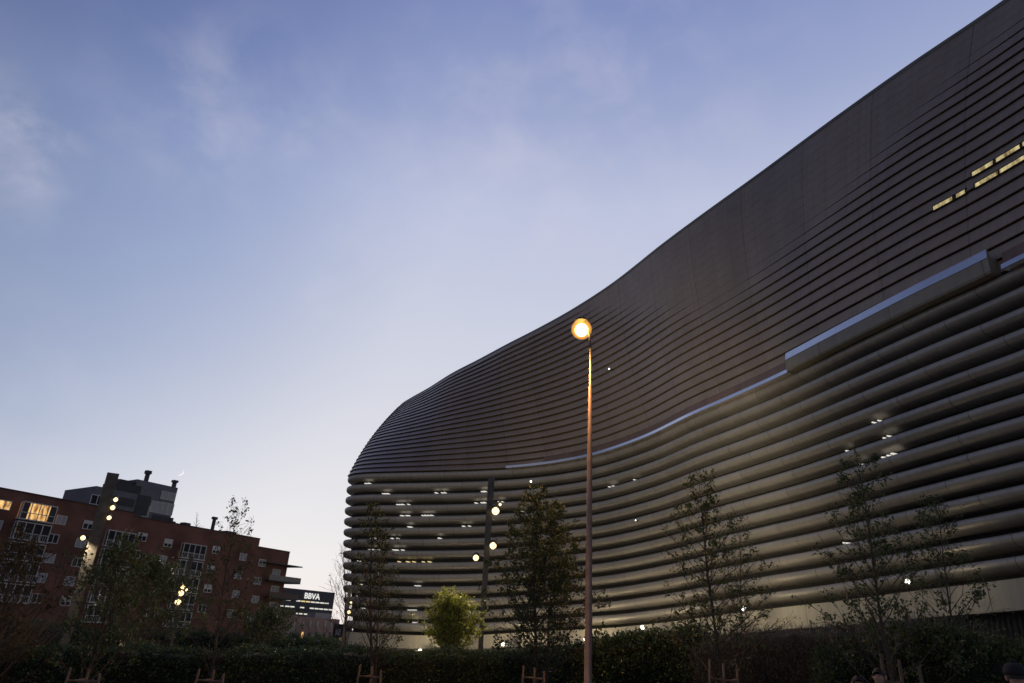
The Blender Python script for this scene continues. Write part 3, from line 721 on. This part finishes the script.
def mast(x0, y0, x1, y1, dist, w, label, spots, power, aims):
    b = at(x0, y0, dist); base = Vector((b.x, b.y, gz(b.x, b.y)))
    t = thing('light_mast', label, 'light mast', base, group='light masts along the street')
    top = at(x1, y1, dist); h = top.z - base.z
    d = Vector((b.x, b.y, 0)).normalized(); sx = Vector((d.y, -d.x, 0))
    m_ = MB(); wb = w * .62
    rings = [(0, wb), (h * .33, (wb + w) / 2 * .96), (h * .334, (wb + w) / 2), (h * .66, w * .93), (h * .664, w * .98), (h, w)]
    vs = []
    for z, ww in rings:
        for a, c in ((-1, -1), (1, -1), (1, 1), (-1, 1)): vs.append(sx * (a * ww / 2) + d * (c * ww / 2) + Vector((0, 0, z)))
    n = len(rings); m_.add(vs, [(r * 4 + k, r * 4 + (k + 1) % 4, r * 4 + 4 + (k + 1) % 4, r * 4 + 4 + k) for r in range(n - 1) for k in range(4)] + [(0, 1, 2, 3)[::-1], tuple(range(4 * n - 4, 4 * n))])
    m_.build('mast_post', M['mast'], t, bevel=.02)
    for si, (x, y, r) in enumerate(spots):
        p = at(x, y, dist) - base; side = p.dot(sx); s = 1 if side > 0 else -1
        fd = -d * .25
        f = MB(); f.tube([sx * (s * w * .3) + Vector((0, 0, p.z + .05)) , sx * side + Vector((0, 0, p.z + .05)) + fd * .2], [.045, .045], 6)
        f.tube([sx * side + fd * .1 + Vector((0, 0, p.z + .16)), sx * side + fd * 1.2 + Vector((0, 0, p.z - .0))], [r * 1.25, r * 1.3], 12)
        fo = f.build('spotlight', M['dgrey'], t)
        l = MB(); c = sx * side + fd * 1.3 + Vector((0, 0, p.z - .02)); l.lathe([(r * .4, -r), (r * .9, -r * .5), (r * 1.05, 0), (r * .9, r * .5), (r * .4, r)], 12, c); l.build('lens', M['warm'], fo, True)
        if power: point_light('mast_light', t, c + fd * 1.3 + (sx * (s * .7) + d * .6 if aims and aims[si][1] > 0 else Vector()), power * (.5 if aims and aims[si][0] < 0 else 1), (1, .86, .60), .12, 124 if aims else 110, (sx * aims[si][0] + d * aims[si][1] + Vector((0, 0, aims[si][2]))) if aims else (fd * 4 + Vector((0, 0, -.75))))
    return t
mast(62, 652, 114.5, 474, 46, .62, 'thick light mast in front of the long brick apartment building', [(115.5, 500, .11), (112.5, 508, .12), (109, 518, .11), (83, 538, .12)], 500, [(0, -1, -.3), (0, -1, -.3), (0, -1, -.3), (.12, -.02, -1)])
mast(169, 655, 187, 556, 58, .3, 'thin light mast with a bunch of lit spotlights before the brick apartment building', [(183, 587, .15), (181, 593, .19), (178, 602, .2), (187, 590, .1)], 350, None)
mast(480, 656, 491, 477, 47, .44, 'light mast with three bright warm spotlights before the stadium louvres', [(495.5, 511.5, .24), (493, 546, .21), (476, 558, .18), (500, 505, .09)], 6500, [(.16, 1, .16), (.42, 1, .05), (-.45, -1.1, -.75), (.1, 1, .3)])
mast(341, 655, 347, 588, 66, .3, 'light mast glowing at the foot of the stadium corner beside the bare tree', [(351, 603, .12), (349, 612, .14)], 400, None)

# garden lamp and lit spot near the hedge
b = at(843, 639, 26); gb = gz(b.x, b.y)
t = thing('garden_lamp', 'small white garden lamp lit among the shrubs below the stadium wall', 'garden lamp', (b.x, b.y, gb))
m_ = MB(); m_.tube([(0, 0, 0), (0, 0, b.z - gb - .06)], [.035, .03], 8); m_.lathe([(.08, .07), (.02, .11)], 12, (0, 0, b.z - gb)); m_.build('post', M['dgrey'], t)
m_ = MB(); m_.lathe([(.03, -.06), (.06, -.03), (.06, .05), (.03, .065)], 12, (0, 0, b.z - gb)); m_.build('lens', M['whitelamp'], t, True)
b = at(123, 647, 34); gb = gz(b.x, b.y)
t = thing('garden_lamp', 'low yellow lamp glowing just above the hedge near the leaning tree', 'garden lamp', (b.x, b.y, gb))
m_ = MB(); m_.tube([(0, 0, 0), (0, 0, b.z - gb - .1)], [.04, .04], 8); m_.lathe([(.16, .1), (.03, .18)], 12, (0, 0, b.z - gb)); m_.build('post', M['dgrey'], t)
m_ = MB(); m_.lathe([(.05, -.1), (.14, -.06), (.14, .06), (.05, .095)], 12, (0, 0, b.z - gb)); m_.build('lens', M['warm'], t, True)
point_light('garden_light', t, (-.1, -.3, b.z - gb + .3), 60, (1, .75, .3), .1)

# ------------------------------------------------------------------ leaves
def leaf_cloud(P, D, size, rng, asp=.55, fold=.25, jitter=1.):
    """one folded pointed leaf (two triangles' worth of quads) at each point; P (n,3), D preferred direction (n,3)"""
    n = len(P); d = D + rng.normal(0, .7 * jitter, (n, 3)); d /= np.linalg.norm(d, axis=1)[:, None]
    r = rng.normal(0, 1, (n, 3)); s = np.cross(d, r); s /= np.linalg.norm(s, axis=1)[:, None] + 1e-9; nn = np.cross(s, d)
    L_ = size * rng.uniform(.6, 1.3, n)[:, None]; w = L_ * asp / 2
    base = P; tip = P + d * L_; mid = P + d * L_ * .48
    a = mid + s * w + nn * w * fold; b = mid - s * w + nn * w * fold
    V = np.stack([base, a, tip, b], axis=1).reshape(-1, 3); Fq = np.arange(4 * n).reshape(-1, 4)
    return V, Fq

def tree(label, base, top, lean=(0, 0), name='young_tree', crown_from=.3, width=1.2, nbr=26, leaves=1600, leaf=.07, lm='leaf', bark='bark', rad=.05, up=.75, seed=0, group=None, wob=.06, shape=None, spray=3, category='tree'):
    rng = np.random.default_rng(seed); rnd = random.Random(seed)
    base = Vector(base); h = top.z - base.z
    t = thing(name, label, category, base, group=group)
    ax = top - base; n = 9
    trunk = []
    ph = rnd.uniform(0, 6)
    for k in range(n):
        f = k / (n - 1); trunk.append(Vector((ax.x * f + math.sin(f * 5 + ph) * wob * h * .25 * f * (1 - f) * 4 * .5, ax.y * f + math.cos(f * 4 + ph) * wob * h * .2 * f * (1 - f) * 2, h * f)))
    def tp(f):
        f = min(.999, f) * (n - 1); k = int(f); return trunk[k].lerp(trunk[k + 1], f - k)
    m_ = MB(); m_.tube(trunk, [rad * (1 - .88 * (k / (n - 1)) ** .85) for k in range(n)], 8)
    LP = []; LD = []
    for i in range(nbr):
        f = crown_from + (1 - crown_from) * ((i + rnd.random()) / nbr) ** .9 * .97
        g_ = (f - crown_from) / (1 - crown_from)
        prof = shape(g_) if shape else (math.sin(math.pi * min(1, g_ * .8 + .22)) ** .8)
        ln = width * (1 - (.40 if shape is cone else .68) * g_) * prof * rnd.uniform(.6, 1.15) + .12
        az = i * 2.4 + rnd.uniform(-.5, .5)
        p = tp(f); dr = Vector((math.cos(az), math.sin(az), up * rnd.uniform(.7, 1.3) + g_ * .5)).normalized()
        pts = [p]; q = p.copy(); seg = 5
        for k in range(seg):
            dr = (dr + Vector((rnd.gauss(0, .13), rnd.gauss(0, .13), .07))).normalized(); q = q + dr * (ln / seg); pts.append(q.copy())
        r0 = max(.006, rad * .38 * (1 - f * .7)) * min(1, .4 + ln * .6)
        m_.tube(pts, [r0 * (1 - .82 * k / seg) for k in range(seg + 1)], 5, cap=False)
        for j in range(spray + int(ln * 3)):
            ff = rnd.uniform(.25, 1); k = min(seg - 1, int(ff * seg)); a = pts[k].lerp(pts[k + 1], ff * seg - k)
            d2 = (dr + Vector((rnd.gauss(0, .7), rnd.gauss(0, .7), rnd.gauss(.1, .4)))).normalized(); l2 = ln * rnd.uniform(.15, .42) * (1.15 - ff * .5) + .06
            e = a + d2 * l2; mid = a.lerp(e, .5) + Vector((rnd.gauss(0, .02), rnd.gauss(0, .02), .03 * l2))
            m_.tube([a, mid, e], [max(.004, r0 * .4), max(.0035, r0 * .28), .003], 4, cap=False)
            for q_ in range(6): LP.append(a.lerp(e, rnd.uniform(.25, 1.05))); LD.append(d2)
    m_.build('trunk', M[bark], t, True)
    if leaves:
        LP = np.array(LP); LD = np.array(LD); idx = rng.integers(0, len(LP), leaves)
        # leaves gather on some twigs and leave others bare
        wgt = rng.random(len(LP) // 6 + 1) ** 1.6; pr = np.repeat(wgt, 6)[:len(LP)]; pr /= pr.sum(); idx = rng.choice(len(LP), leaves, p=pr)
        P = LP[idx] + rng.normal(0, leaf * .55, (leaves, 3)); V, Fq = leaf_cloud(P, LD[idx] * .6 + np.array([0, 0, -.25]), leaf, rng)
        np_mesh('crown', V, Fq, M[lm], t)
    return t
def tree_px(label, xb, yb, xt, yt, dist, **k):
    b = at(xb, yb, dist); tp_ = at(xt, yt, dist)
    # carry the trunk line straight down to the ground
    dz = b.z - gz(b.x, b.y); sl = (tp_ - b) / max(.1, tp_.z - b.z); g_ = b - sl * dz * .6; g_.z = gz(g_.x, g_.y) - .02
    return tree(label, g_, tp_, **k)
def stakes(label, x, y, dist, w=.5):
    b = at(x, y, dist); z0 = gz(b.x, b.y); hh = b.z - z0
    t = thing('tree_stake', label, 'tree stakes', (b.x, b.y, z0), math.atan2(-b.x, b.y) * .8, group='wooden stakes holding young trees')
    sp = [(-w / 2, 0), (w / 2, .05), (.02, w * .7)]
    for q, (sx, sy) in enumerate(sp):
        m_ = MB(); m_.tube([(sx * 1.25, sy, -.1), (sx, sy, hh * (1, .93, .97)[q])], [.026, .022], 8); m_.build('post', M['stake'], t, True)
    for a, b2 in ((0, 1), (1, 2), (2, 0)):
        m_ = MB(); m_.tube([(*sp[a], hh * .82), (*sp[b2], hh * .80)], [.018, .018], 6); m_.build('rail', M['stake'], t)
    return t
oval = lambda g: .30 + .85 * max(0, math.sin(math.pi * min(1, g * .80 + .20))) ** .8
cone = lambda g: .25 + .75 * (1 - g) ** .8
TG = 'young street trees behind the plaza'
tree_px('dense dark tree just left of the street lamp post', 537, 650, 534, 497, 19, width=1.95, crown_from=.14, nbr=84, leaves=9500, leaf=.08, lm='leaf_dark', rad=.055, seed=3, shape=oval, group=TG, up=.62)
tree_px('slimmer tree pressed against the dense tree, right of its trunk', 549, 648, 553, 515, 20.5, width=1.8, crown_from=.18, nbr=56, leaves=5500, leaf=.085, lm='leaf_dark', rad=.04, seed=5, shape=oval, group=TG, up=.65)
tree_px('sparse airy tree with a leaning trunk right of the street lamp, before the lower louvres', 720, 660, 699, 482, 16, width=2.1, crown_from=.18, nbr=54, leaves=3600, leaf=.07, rad=.05, seed=8, shape=cone, group=TG, bark='bark')
tree_px('thin almost leafless tree just behind the sparse airy tree', 742, 640, 739, 520, 20, width=1.6, crown_from=.2, nbr=44, leaves=1100, leaf=.065, rad=.035, seed=9, shape=cone, group=TG)
tree_px('tall sparse tree at the right, its trunk bending left as it climbs above wooden stakes', 893, 660, 857, 462, 13, width=1.7, crown_from=.22, nbr=54, leaves=3600, leaf=.06, rad=.045, seed=12, shape=cone, group=TG, wob=.12)
tree_px('small spreading tree farthest right with a lamp shining through it', 949, 625, 938, 505, 18, width=1.7, crown_from=.25, nbr=44, leaves=2500, leaf=.065, rad=.04, seed=14, shape=cone, group=TG, lm='leaf')
tree_px('double-trunked slender tree before the stadium corner', 375, 655, 371, 505, 20, width=1.35, crown_from=.18, nbr=52, leaves=2300, leaf=.075, lm='leaf_dark', rad=.055, seed=16, shape=oval, group=TG, up=1.1)
tree_px('slender bare-topped tree close beside the double-trunked tree', 379, 650, 382, 540, 20.6, width=1.1, crown_from=.18, nbr=24, leaves=500, leaf=.075, lm='leaf_dark', rad=.035, seed=17, shape=oval, group=TG, up=1.1)
tree_px('tall thin tree whose leafy tip rises above the brick roof into the sky', 214, 660, 237, 512, 20, width=1.9, crown_from=.16, nbr=40, leaves=1200, leaf=.08, lm='leaf_dark', rad=.05, seed=18, shape=cone, group=TG, up=1.1)
tree_px('broad leafy tree right of the thick light mast', 92, 655, 124, 548, 19, width=1.9, crown_from=.15, nbr=54, leaves=3200, leaf=.085, lm='leaf', rad=.055, seed=20, shape=oval, group=TG, up=.9)
tree_px('half-bare tree at the left edge of the view', -6, 650, 20, 545, 18, width=1.9, crown_from=.15, nbr=50, leaves=2000, leaf=.08, lm='leaf_brown', rad=.05, seed=22, shape=oval, group=TG, up=1.)
tree_px('leafless fine-twigged tree against the sky left of the stadium corner', 348, 650, 343, 548, 34, width=2.1, crown_from=.15, nbr=40, leaves=130, leaf=.08, lm='leaf_brown', rad=.06, seed=24, shape=oval, up=1.0, spray=6, name='bare_tree')
tree_px('dark tree in front of the brick building, between the two lit masts', 140, 650, 150, 568, 40, width=4.0, crown_from=.1, nbr=60, leaves=6000, leaf=.14, lm='leaf_dark', rad=.1, seed=26, shape=oval)
tree_px('low dark bushy tree before the brick building balconies', 262, 650, 265, 618, 42, width=2.6, crown_from=.1, nbr=44, leaves=3800, leaf=.13, lm='leaf_dark', rad=.09, seed=27, shape=oval)
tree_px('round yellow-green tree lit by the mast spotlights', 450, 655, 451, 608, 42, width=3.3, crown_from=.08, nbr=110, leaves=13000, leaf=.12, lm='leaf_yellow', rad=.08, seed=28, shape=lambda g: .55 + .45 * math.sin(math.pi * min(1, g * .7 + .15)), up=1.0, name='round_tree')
tree_px('bare tree poking up behind the brick roof', 196, 560, 197, 512, 172, width=4.5, crown_from=.45, nbr=34, leaves=0, rad=.25, seed=30, spray=6, up=1.1, name='bare_tree', bark='bark_pale')
for x, y, dist, lab in [(86, 668, 15, 'wooden tree stakes at the foot of the broad leafy tree'), (212, 669, 16, 'wooden tree stakes under the tall thin tree'), (371, 665, 17, 'wooden tree stakes round the double-trunked tree'),
                        (534, 666, 17, 'wooden tree stakes under the dense dark tree'), (723, 660, 14, 'wooden tree stakes under the sparse leaning tree'), (899, 655, 12, 'wooden tree stakes under the tall sparse tree at the right')]:
    stakes(lab, x, y, dist, .46)

# ------------------------------------------------------------------ hedge, shrubs and grasses
def mound(name, label, cat, path, depth, leafn, leaf, lm, seed, group=None, asp=.5, updir=.3, rough=.16, kind=None, core=True):
    """path: [(photo x, photo y of the top, distance)]; a leafy bank that follows the ground"""
    rng = np.random.default_rng(seed); pts = []
    for x, y, d in path: p = at(x, y, d); pts.append((p.x, p.y, p.z))
    Cc = catmull(np.array(pts), 10); n = len(Cc)
    mid = Cc[n // 2]; base = Vector((mid[0], mid[1], gz(mid[0], mid[1])))
    t = thing(name, label, cat, base, group=group)
    tg = np.gradient(Cc[:, :2], axis=0); tg /= np.linalg.norm(tg, axis=1)[:, None] + 1e-9
    fr = np.stack([tg[:, 1], -tg[:, 0]], axis=1)
    s_ = np.sign((fr * -Cc[:, :2]).sum(1))[:, None]; fr = fr * s_
    prof = [(0.0, 0.0), (.06, .45), (.03, .8), (-.08, .97), (-.35, 1.0), (-.7, 1.0), (-.95, .85), (-1.0, .0)]
    V = []; 
    for i in range(n):
        g_ = gz(Cc[i, 0], Cc[i, 1]) - .1; hgt = Cc[i, 2] - g_
        endf = min(1, min(i, n - 1 - i) / 3 + .35)
        for o, f in prof:
            w = 1 + rng.normal(0, .03)
            V.append((Cc[i, 0] + fr[i, 0] * (o * depth + .0) - base.x, Cc[i, 1] + fr[i, 1] * o * depth - base.y, g_ + hgt * f * w * (endf if len(path) > 2 else 1) - base.z))
    V = np.array(V); k = len(prof)
    Fq = np.array([(i * k + j, i * k + j + 1, (i + 1) * k + j + 1, (i + 1) * k + j) for i in range(n - 1) for j in range(k - 1)])
    cv = V.copy(); cv[:, 2] -= .03
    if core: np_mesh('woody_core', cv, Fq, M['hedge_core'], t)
    # leaves over the visible skin
    q = V[Fq]; ar = np.linalg.norm(np.cross(q[:, 1] - q[:, 0], q[:, 3] - q[:, 0]), axis=1); nm = np.cross(q[:, 1] - q[:, 0], q[:, 3] - q[:, 0]); nm /= np.linalg.norm(nm, axis=1)[:, None] + 1e-9
    cen = q.mean(1) - np.array([0, 0, .3]); 
    axis = V.reshape(n, k, 3).mean(1)[np.minimum(np.arange(len(Fq)) // (k - 1), n - 1)]
    sg = np.sign(((q.mean(1) - axis) * nm).sum(1)); nm *= sg[:, None]
    wt = ar * np.tile([.6, 1, 1.2, 1.3, 1, .6, .1], n - 1); wt /= wt.sum()
    f = rng.choice(len(Fq), leafn, p=wt); a, b = rng.random((2, leafn, 1))
    P = (q[f, 0] * (1 - a) + q[f, 1] * a) * (1 - b) + (q[f, 3] * (1 - a) + q[f, 2] * a) * b
    lump = np.sin(P[:, 0:1] * 3.1 + P[:, 1:2] * 1.7 + seed) * np.cos(P[:, 0:1] * 1.3 - P[:, 2:3] * 4) * rough * .6
    P = P + nm[f] * (lump + np.abs(rng.normal(0, rough * .45, (leafn, 1))))
    Vl, Fl = leaf_cloud(P, nm[f] * .8 + np.array([0, 0, updir]), leaf, rng, asp)
    np_mesh('foliage', Vl, Fl, M[lm], t); return t
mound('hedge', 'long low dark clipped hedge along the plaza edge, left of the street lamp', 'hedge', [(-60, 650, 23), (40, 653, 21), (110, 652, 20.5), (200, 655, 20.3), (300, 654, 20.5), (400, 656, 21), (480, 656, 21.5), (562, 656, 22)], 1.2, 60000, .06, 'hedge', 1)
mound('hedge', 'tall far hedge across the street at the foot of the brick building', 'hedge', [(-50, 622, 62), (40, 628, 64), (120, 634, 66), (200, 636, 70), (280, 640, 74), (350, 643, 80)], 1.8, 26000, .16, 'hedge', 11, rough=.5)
mound('shrub', 'glossy dark evergreen shrub bank right behind the street lamp post', 'shrub', [(545, 658, 21.5), (580, 648, 21), (620, 641, 20.6), (660, 635, 20.4), (690, 634, 20.4), (706, 640, 20.4)], 1.6, 22000, .085, 'hedge', 2, rough=.25)
mound('shrub', 'brownish twiggy shrub bank under the sparse leaning tree', 'shrub', [(690, 646, 20), (730, 636, 19.5), (780, 636, 19), (830, 632, 18.5), (868, 634, 18)], 1.6, 16000, .09, 'grass_grey', 3, asp=.12, updir=1.2, rough=.28)
mound('shrub', 'green spreading shrub mound at the lower right behind the tree stakes', 'shrub', [(826, 662, 15), (860, 650, 15), (910, 637, 14.6), (950, 641, 14.4), (990, 655, 14.2), (1040, 664, 14)], 1.7, 22000, .07, 'shrub', 4, rough=.26)
def tussock(name, label, x, y, dist, n, w, lm, seed, group, spread=.5):
    rng = np.random.default_rng(seed); b = at(x, y, dist); z0 = gz(b.x, b.y); h = max(.5, b.z - z0)
    V = []; Fq = []
    for i in range(n):
        az = rng.uniform(0, 6.283); r0 = rng.uniform(0, w * .25); le = rng.uniform(.05, 1) ** .7 * spread; hh = h * rng.uniform(.65, 1.05)
        p0 = np.array([math.cos(az) * r0, math.sin(az) * r0, 0]); dr = np.array([math.cos(az), math.sin(az), 0]); sd = np.array([-dr[1], dr[0], 0]) * .012
        k = len(V); mids = [p0, p0 + dr * w * .25 * le + np.array([0, 0, hh * .55]), p0 + dr * w * .8 * le + np.array([0, 0, hh])]
        for q, ww in zip(mids, (1, .9, .35)): V += [q - sd * ww, q + sd * ww]
        Fq += [(k, k + 1, k + 3, k + 2), (k + 2, k + 3, k + 5, k + 4)]
    o = np_mesh(name, np.array(V), np.array(Fq), M[lm], None); o.location = (b.x, b.y, z0); return tag(o, label, 'ornamental grass', group)
tussock('ornamental_grass', 'tan dry ornamental grass fanning out at the left edge above the hedge', 12, 598, 22, 420, 2.6, 'grass_tan', 5, 'ornamental grasses', .8)
tussock('ornamental_grass', 'tan dry grass clump between the thick mast and the yellow lamp', 146, 640, 30, 240, 1.6, 'grass_tan', 6, 'ornamental grasses', .7)
for i, (x, y) in enumerate([(862, 622), (882, 617), (905, 612), (926, 616), (948, 622), (970, 634)]):
    pos = ['leftmost of the six grey grass plumes at the lower right', 'second grey grass plume from the left at the lower right', 'tallest grey grass plume behind the green shrub mound', 'grey grass plume below the rightmost tree, fourth from the left',
           'grey grass plume before the dark ribbed wall, fifth from the left', 'lowest grey grass plume, at the right end of its row'][i]
    tussock('ornamental_grass', pos, x, y, 17.5, 170, 1.3, 'grass_grey', 40 + i, 'grey grass plumes', .7)

# ------------------------------------------------------------------ people (only the tops of their heads reach the picture)
def person(label, x, y, dist, coat, face, h=None, hair_long=False, cap=False, seed=0):
    tpx = at(x, y, dist); z0 = gz(tpx.x, tpx.y) + .05; h = tpx.z - z0; k = h / 1.7
    t = bpy.data.objects.new('person', None)
    J = [(0, 0, .93), (0, 0, 1.10), (0, 0, 1.30), (0, .01, 1.42), (0, .01, 1.50), (0, 0, 1.57), (0, 0, 1.64),
         (-.10, 0, .88), (-.11, -.01, .50), (-.12, .02, .09), (-.12, -.13, .04), (.10, 0, .88), (.11, -.02, .50), (.12, .0, .09), (.12, -.15, .04),
         (-.17, .01, 1.38), (-.23, .03, 1.12), (-.22, -.08, .88), (-.21, -.12, .79), (.17, .01, 1.38), (.23, .03, 1.12), (.22, -.08, .88), (.21, -.12, .79)]
    E = [(0, 1), (1, 2), (2, 3), (3, 4), (4, 5), (5, 6), (0, 7), (7, 8), (8, 9), (9, 10), (0, 11), (11, 12), (12, 13), (13, 14), (3, 15), (15, 16), (16, 17), (17, 18), (3, 19), (19, 20), (20, 21), (21, 22)]
    Rd = [.15, .14, .16, .10, .055, .085, .075, .095, .062, .045, .04, .095, .062, .045, .04, .07, .052, .038, .035, .07, .052, .038, .035]
    hands = [(18, s) for s in (1,)] + [(22, -1)]
    for wi, s in hands:
        w = J[wi]
        for q in range(4):
            b = len(J); J.append((w[0] + (q - 1.5) * .016 * s * .4, w[1] - .02 + (q - 1.5) * .016, w[2] - .07)); J.append((w[0] + s * .012, w[1] - .03 + (q - 1.5) * .017, w[2] - .11 - .008 * (q in (1, 2)))); Rd += [.010, .008]; E += [(wi, b), (b, b + 1)]
        b = len(J); J.append((w[0] + s * .02, w[1] - .055, w[2] - .04)); J.append((w[0] + s * .024, w[1] - .065, w[2] - .075)); Rd += [.011, .009]; E += [(wi, b), (b, b + 1)]
    me = bpy.data.meshes.new('person'); me.from_pydata([tuple(c * k for c in j) for j in J], E, [])
    o = bpy.data.objects.new('person', me); C.collection.objects.link(o)
    sk = o.modifiers.new('skin', 'SKIN'); sk.use_smooth_shade = True
    for i, v in enumerate(me.skin_vertices[0].data): v.radius = (Rd[i] * k * (1.18 if i in (0, 1, 2) else 1), Rd[i] * k * (.8 if i in (0, 1, 2) else 1)); v.use_root = i == 0
    ss = o.modifiers.new('sub', 'SUBSURF'); ss.levels = 2; ss.render_levels = 2
    bpy.context.view_layer.update()
    m2 = bpy.data.meshes.new_from_object(o.evaluated_get(bpy.context.evaluated_depsgraph_get()))
    bpy.data.objects.remove(o)
    # face: push a nose, brow and chin out of the head
    for v in m2.vertices:
        x_, y_, z_ = v.co / k
        if z_ > 1.5 and y_ < -.02:
            v.co.y -= k * (.022 * math.exp(-((x_ / .018) ** 2) - ((z_ - 1.585) / .022) ** 2) + .010 * math.exp(-((z_ - 1.53) / .02) ** 2 - (x_ / .03) ** 2) - .008 * math.exp(-((abs(x_) - .032) / .013) ** 2 - ((z_ - 1.605) / .012) ** 2))
    for m in (M[coat], M['jeans'], M['skin'], M['shoe']): m2.materials.append(m)
    for p in m2.polygons:
        c = p.center / k; p.use_smooth = True
        p.material_index = 2 if c.z > 1.47 or (abs(c.x) > .15 and c.z < .86) else 1 if c.z < .86 and c.z > .1 else 3 if c.z <= .1 else 0
    o = bpy.data.objects.new('person', m2); C.collection.objects.link(o); o.location = (tpx.x, tpx.y, z0 + .0); o.rotation_euler = (0, 0, face)
    tag(o, label, 'person')
    hb = MB(); rings = 9; sg = 18; vs = []
    for i in range(rings):
        th = math.pi * .56 * i / (rings - 1)
        for j in range(sg):
            a = 2 * math.pi * j / sg; fr = max(0, -math.sin(a)); th2 = th * (1 - .38 * fr) * (1.25 if hair_long and math.sin(a) > -.3 else 1)
            r_ = .094 * (1 + .05 * math.sin(j * 5 + i * 3 + seed)); vs.append((math.sin(th2) * math.cos(a) * r_ * .92 * k, (math.sin(th2) * math.sin(a) * r_ * 1.06 + .008) * k, (1.606 + math.cos(th2) * r_ * 1.12) * k))
    hb.add(vs, [(i * sg + j, i * sg + (j + 1) % sg, (i + 1) * sg + (j + 1) % sg, (i + 1) * sg + j) for i in range(rings - 1) for j in range(sg)])
    hb.build('hair', M['hair'], o, True)
    if cap:
        cb = MB(); cb.lathe([(.108 * k, 1.62 * k), (.112 * k, 1.65 * k), (.10 * k, 1.70 * k), (.06 * k, 1.735 * k), (.03 * k, 1.745 * k)], 18); cb.lathe([(.02 * k, 1.74 * k), (.03 * k, 1.76 * k), (.015 * k, 1.785 * k)], 12); cb.build('hat', M['coat'], o, True)
    # ears and eyes
    for s in (-1, 1):
        eb = MB(); eb.lathe([(.006 * k, -.03 * k), (.016 * k, -.012 * k), (.017 * k, .012 * k), (.008 * k, .03 * k)], 8, (s * .086 * k, .005 * k, 1.59 * k))
        eb.build('ear', M['skin'], o, True)
    for s in (-1, 1):
        ey = MB(); ey.lathe([(.003 * k, -.008 * k), (.009 * k, 0), (.003 * k, .008 * k)], 8, (s * .032 * k, -.078 * k, 1.605 * k))
        ey.build('eye', M['hair'], o, True)
    return o
person('bare-browed person in a maroon coat, leftmost of the three heads at the bottom edge', 857, 676.5, 12.5, 'redcoat', R(-10), seed=1)
person('dark-haired person in a dark coat, middle of the three heads at the bottom edge', 878, 668.5, 12, 'coat', R(-50), seed=2, hair_long=True)
person('person in a dark knitted hat at the bottom right corner', 1014, 667, 10.5, 'coat', R(150), seed=3, cap=True)

# ------------------------------------------------------------------ moon
mp_ = at(180, 472, 6000); d = (mp_ - camo.location).normalized(); dist = (mp_ - camo.location).length
sx = d.cross(Vector((0, 0, 1))).normalized(); sy = sx.cross(d); rr = dist * math.radians(.27)
vs = []; nn = 20; a0 = R(-38)
for q in (0, 1):
    for i in range(nn + 1):
        a = -math.pi / 2 + math.pi * i / nn; vs.append((math.cos(a), math.sin(a), q))
    for i in range(1, nn):
        a = math.pi / 2 - math.pi * i / nn; vs.append((math.cos(a) * .62, math.sin(a), q))
k = len(vs) // 2
P = [sx * ((v[0] * math.cos(a0) - v[1] * math.sin(a0)) * rr) + sy * ((v[0] * math.sin(a0) + v[1] * math.cos(a0)) * rr) + d * (v[2] * rr * .2) for v in vs]
mb = MB(); fs = []
for i in range(nn):
    o1_, o2_ = i, i + 1; q1 = (k - i) % k if i else 0; q2 = k - i - 1 if i + 1 < nn else nn
    for z in (0, k):
        f = [o1_ + z, o2_ + z, q2 + z, q1 + z]; f = list(dict.fromkeys(f)); 
        if len(f) > 2: fs.append(f)
fs += [(i, (i + 1) % k, k + (i + 1) % k, k + i) for i in range(k)]
mb.add(P, fs); mo = mb.build('moon', M['moon']); mo.location = mp_; tag(mo, 'thin pale crescent moon low in the dusk sky above the roofs', 'moon')
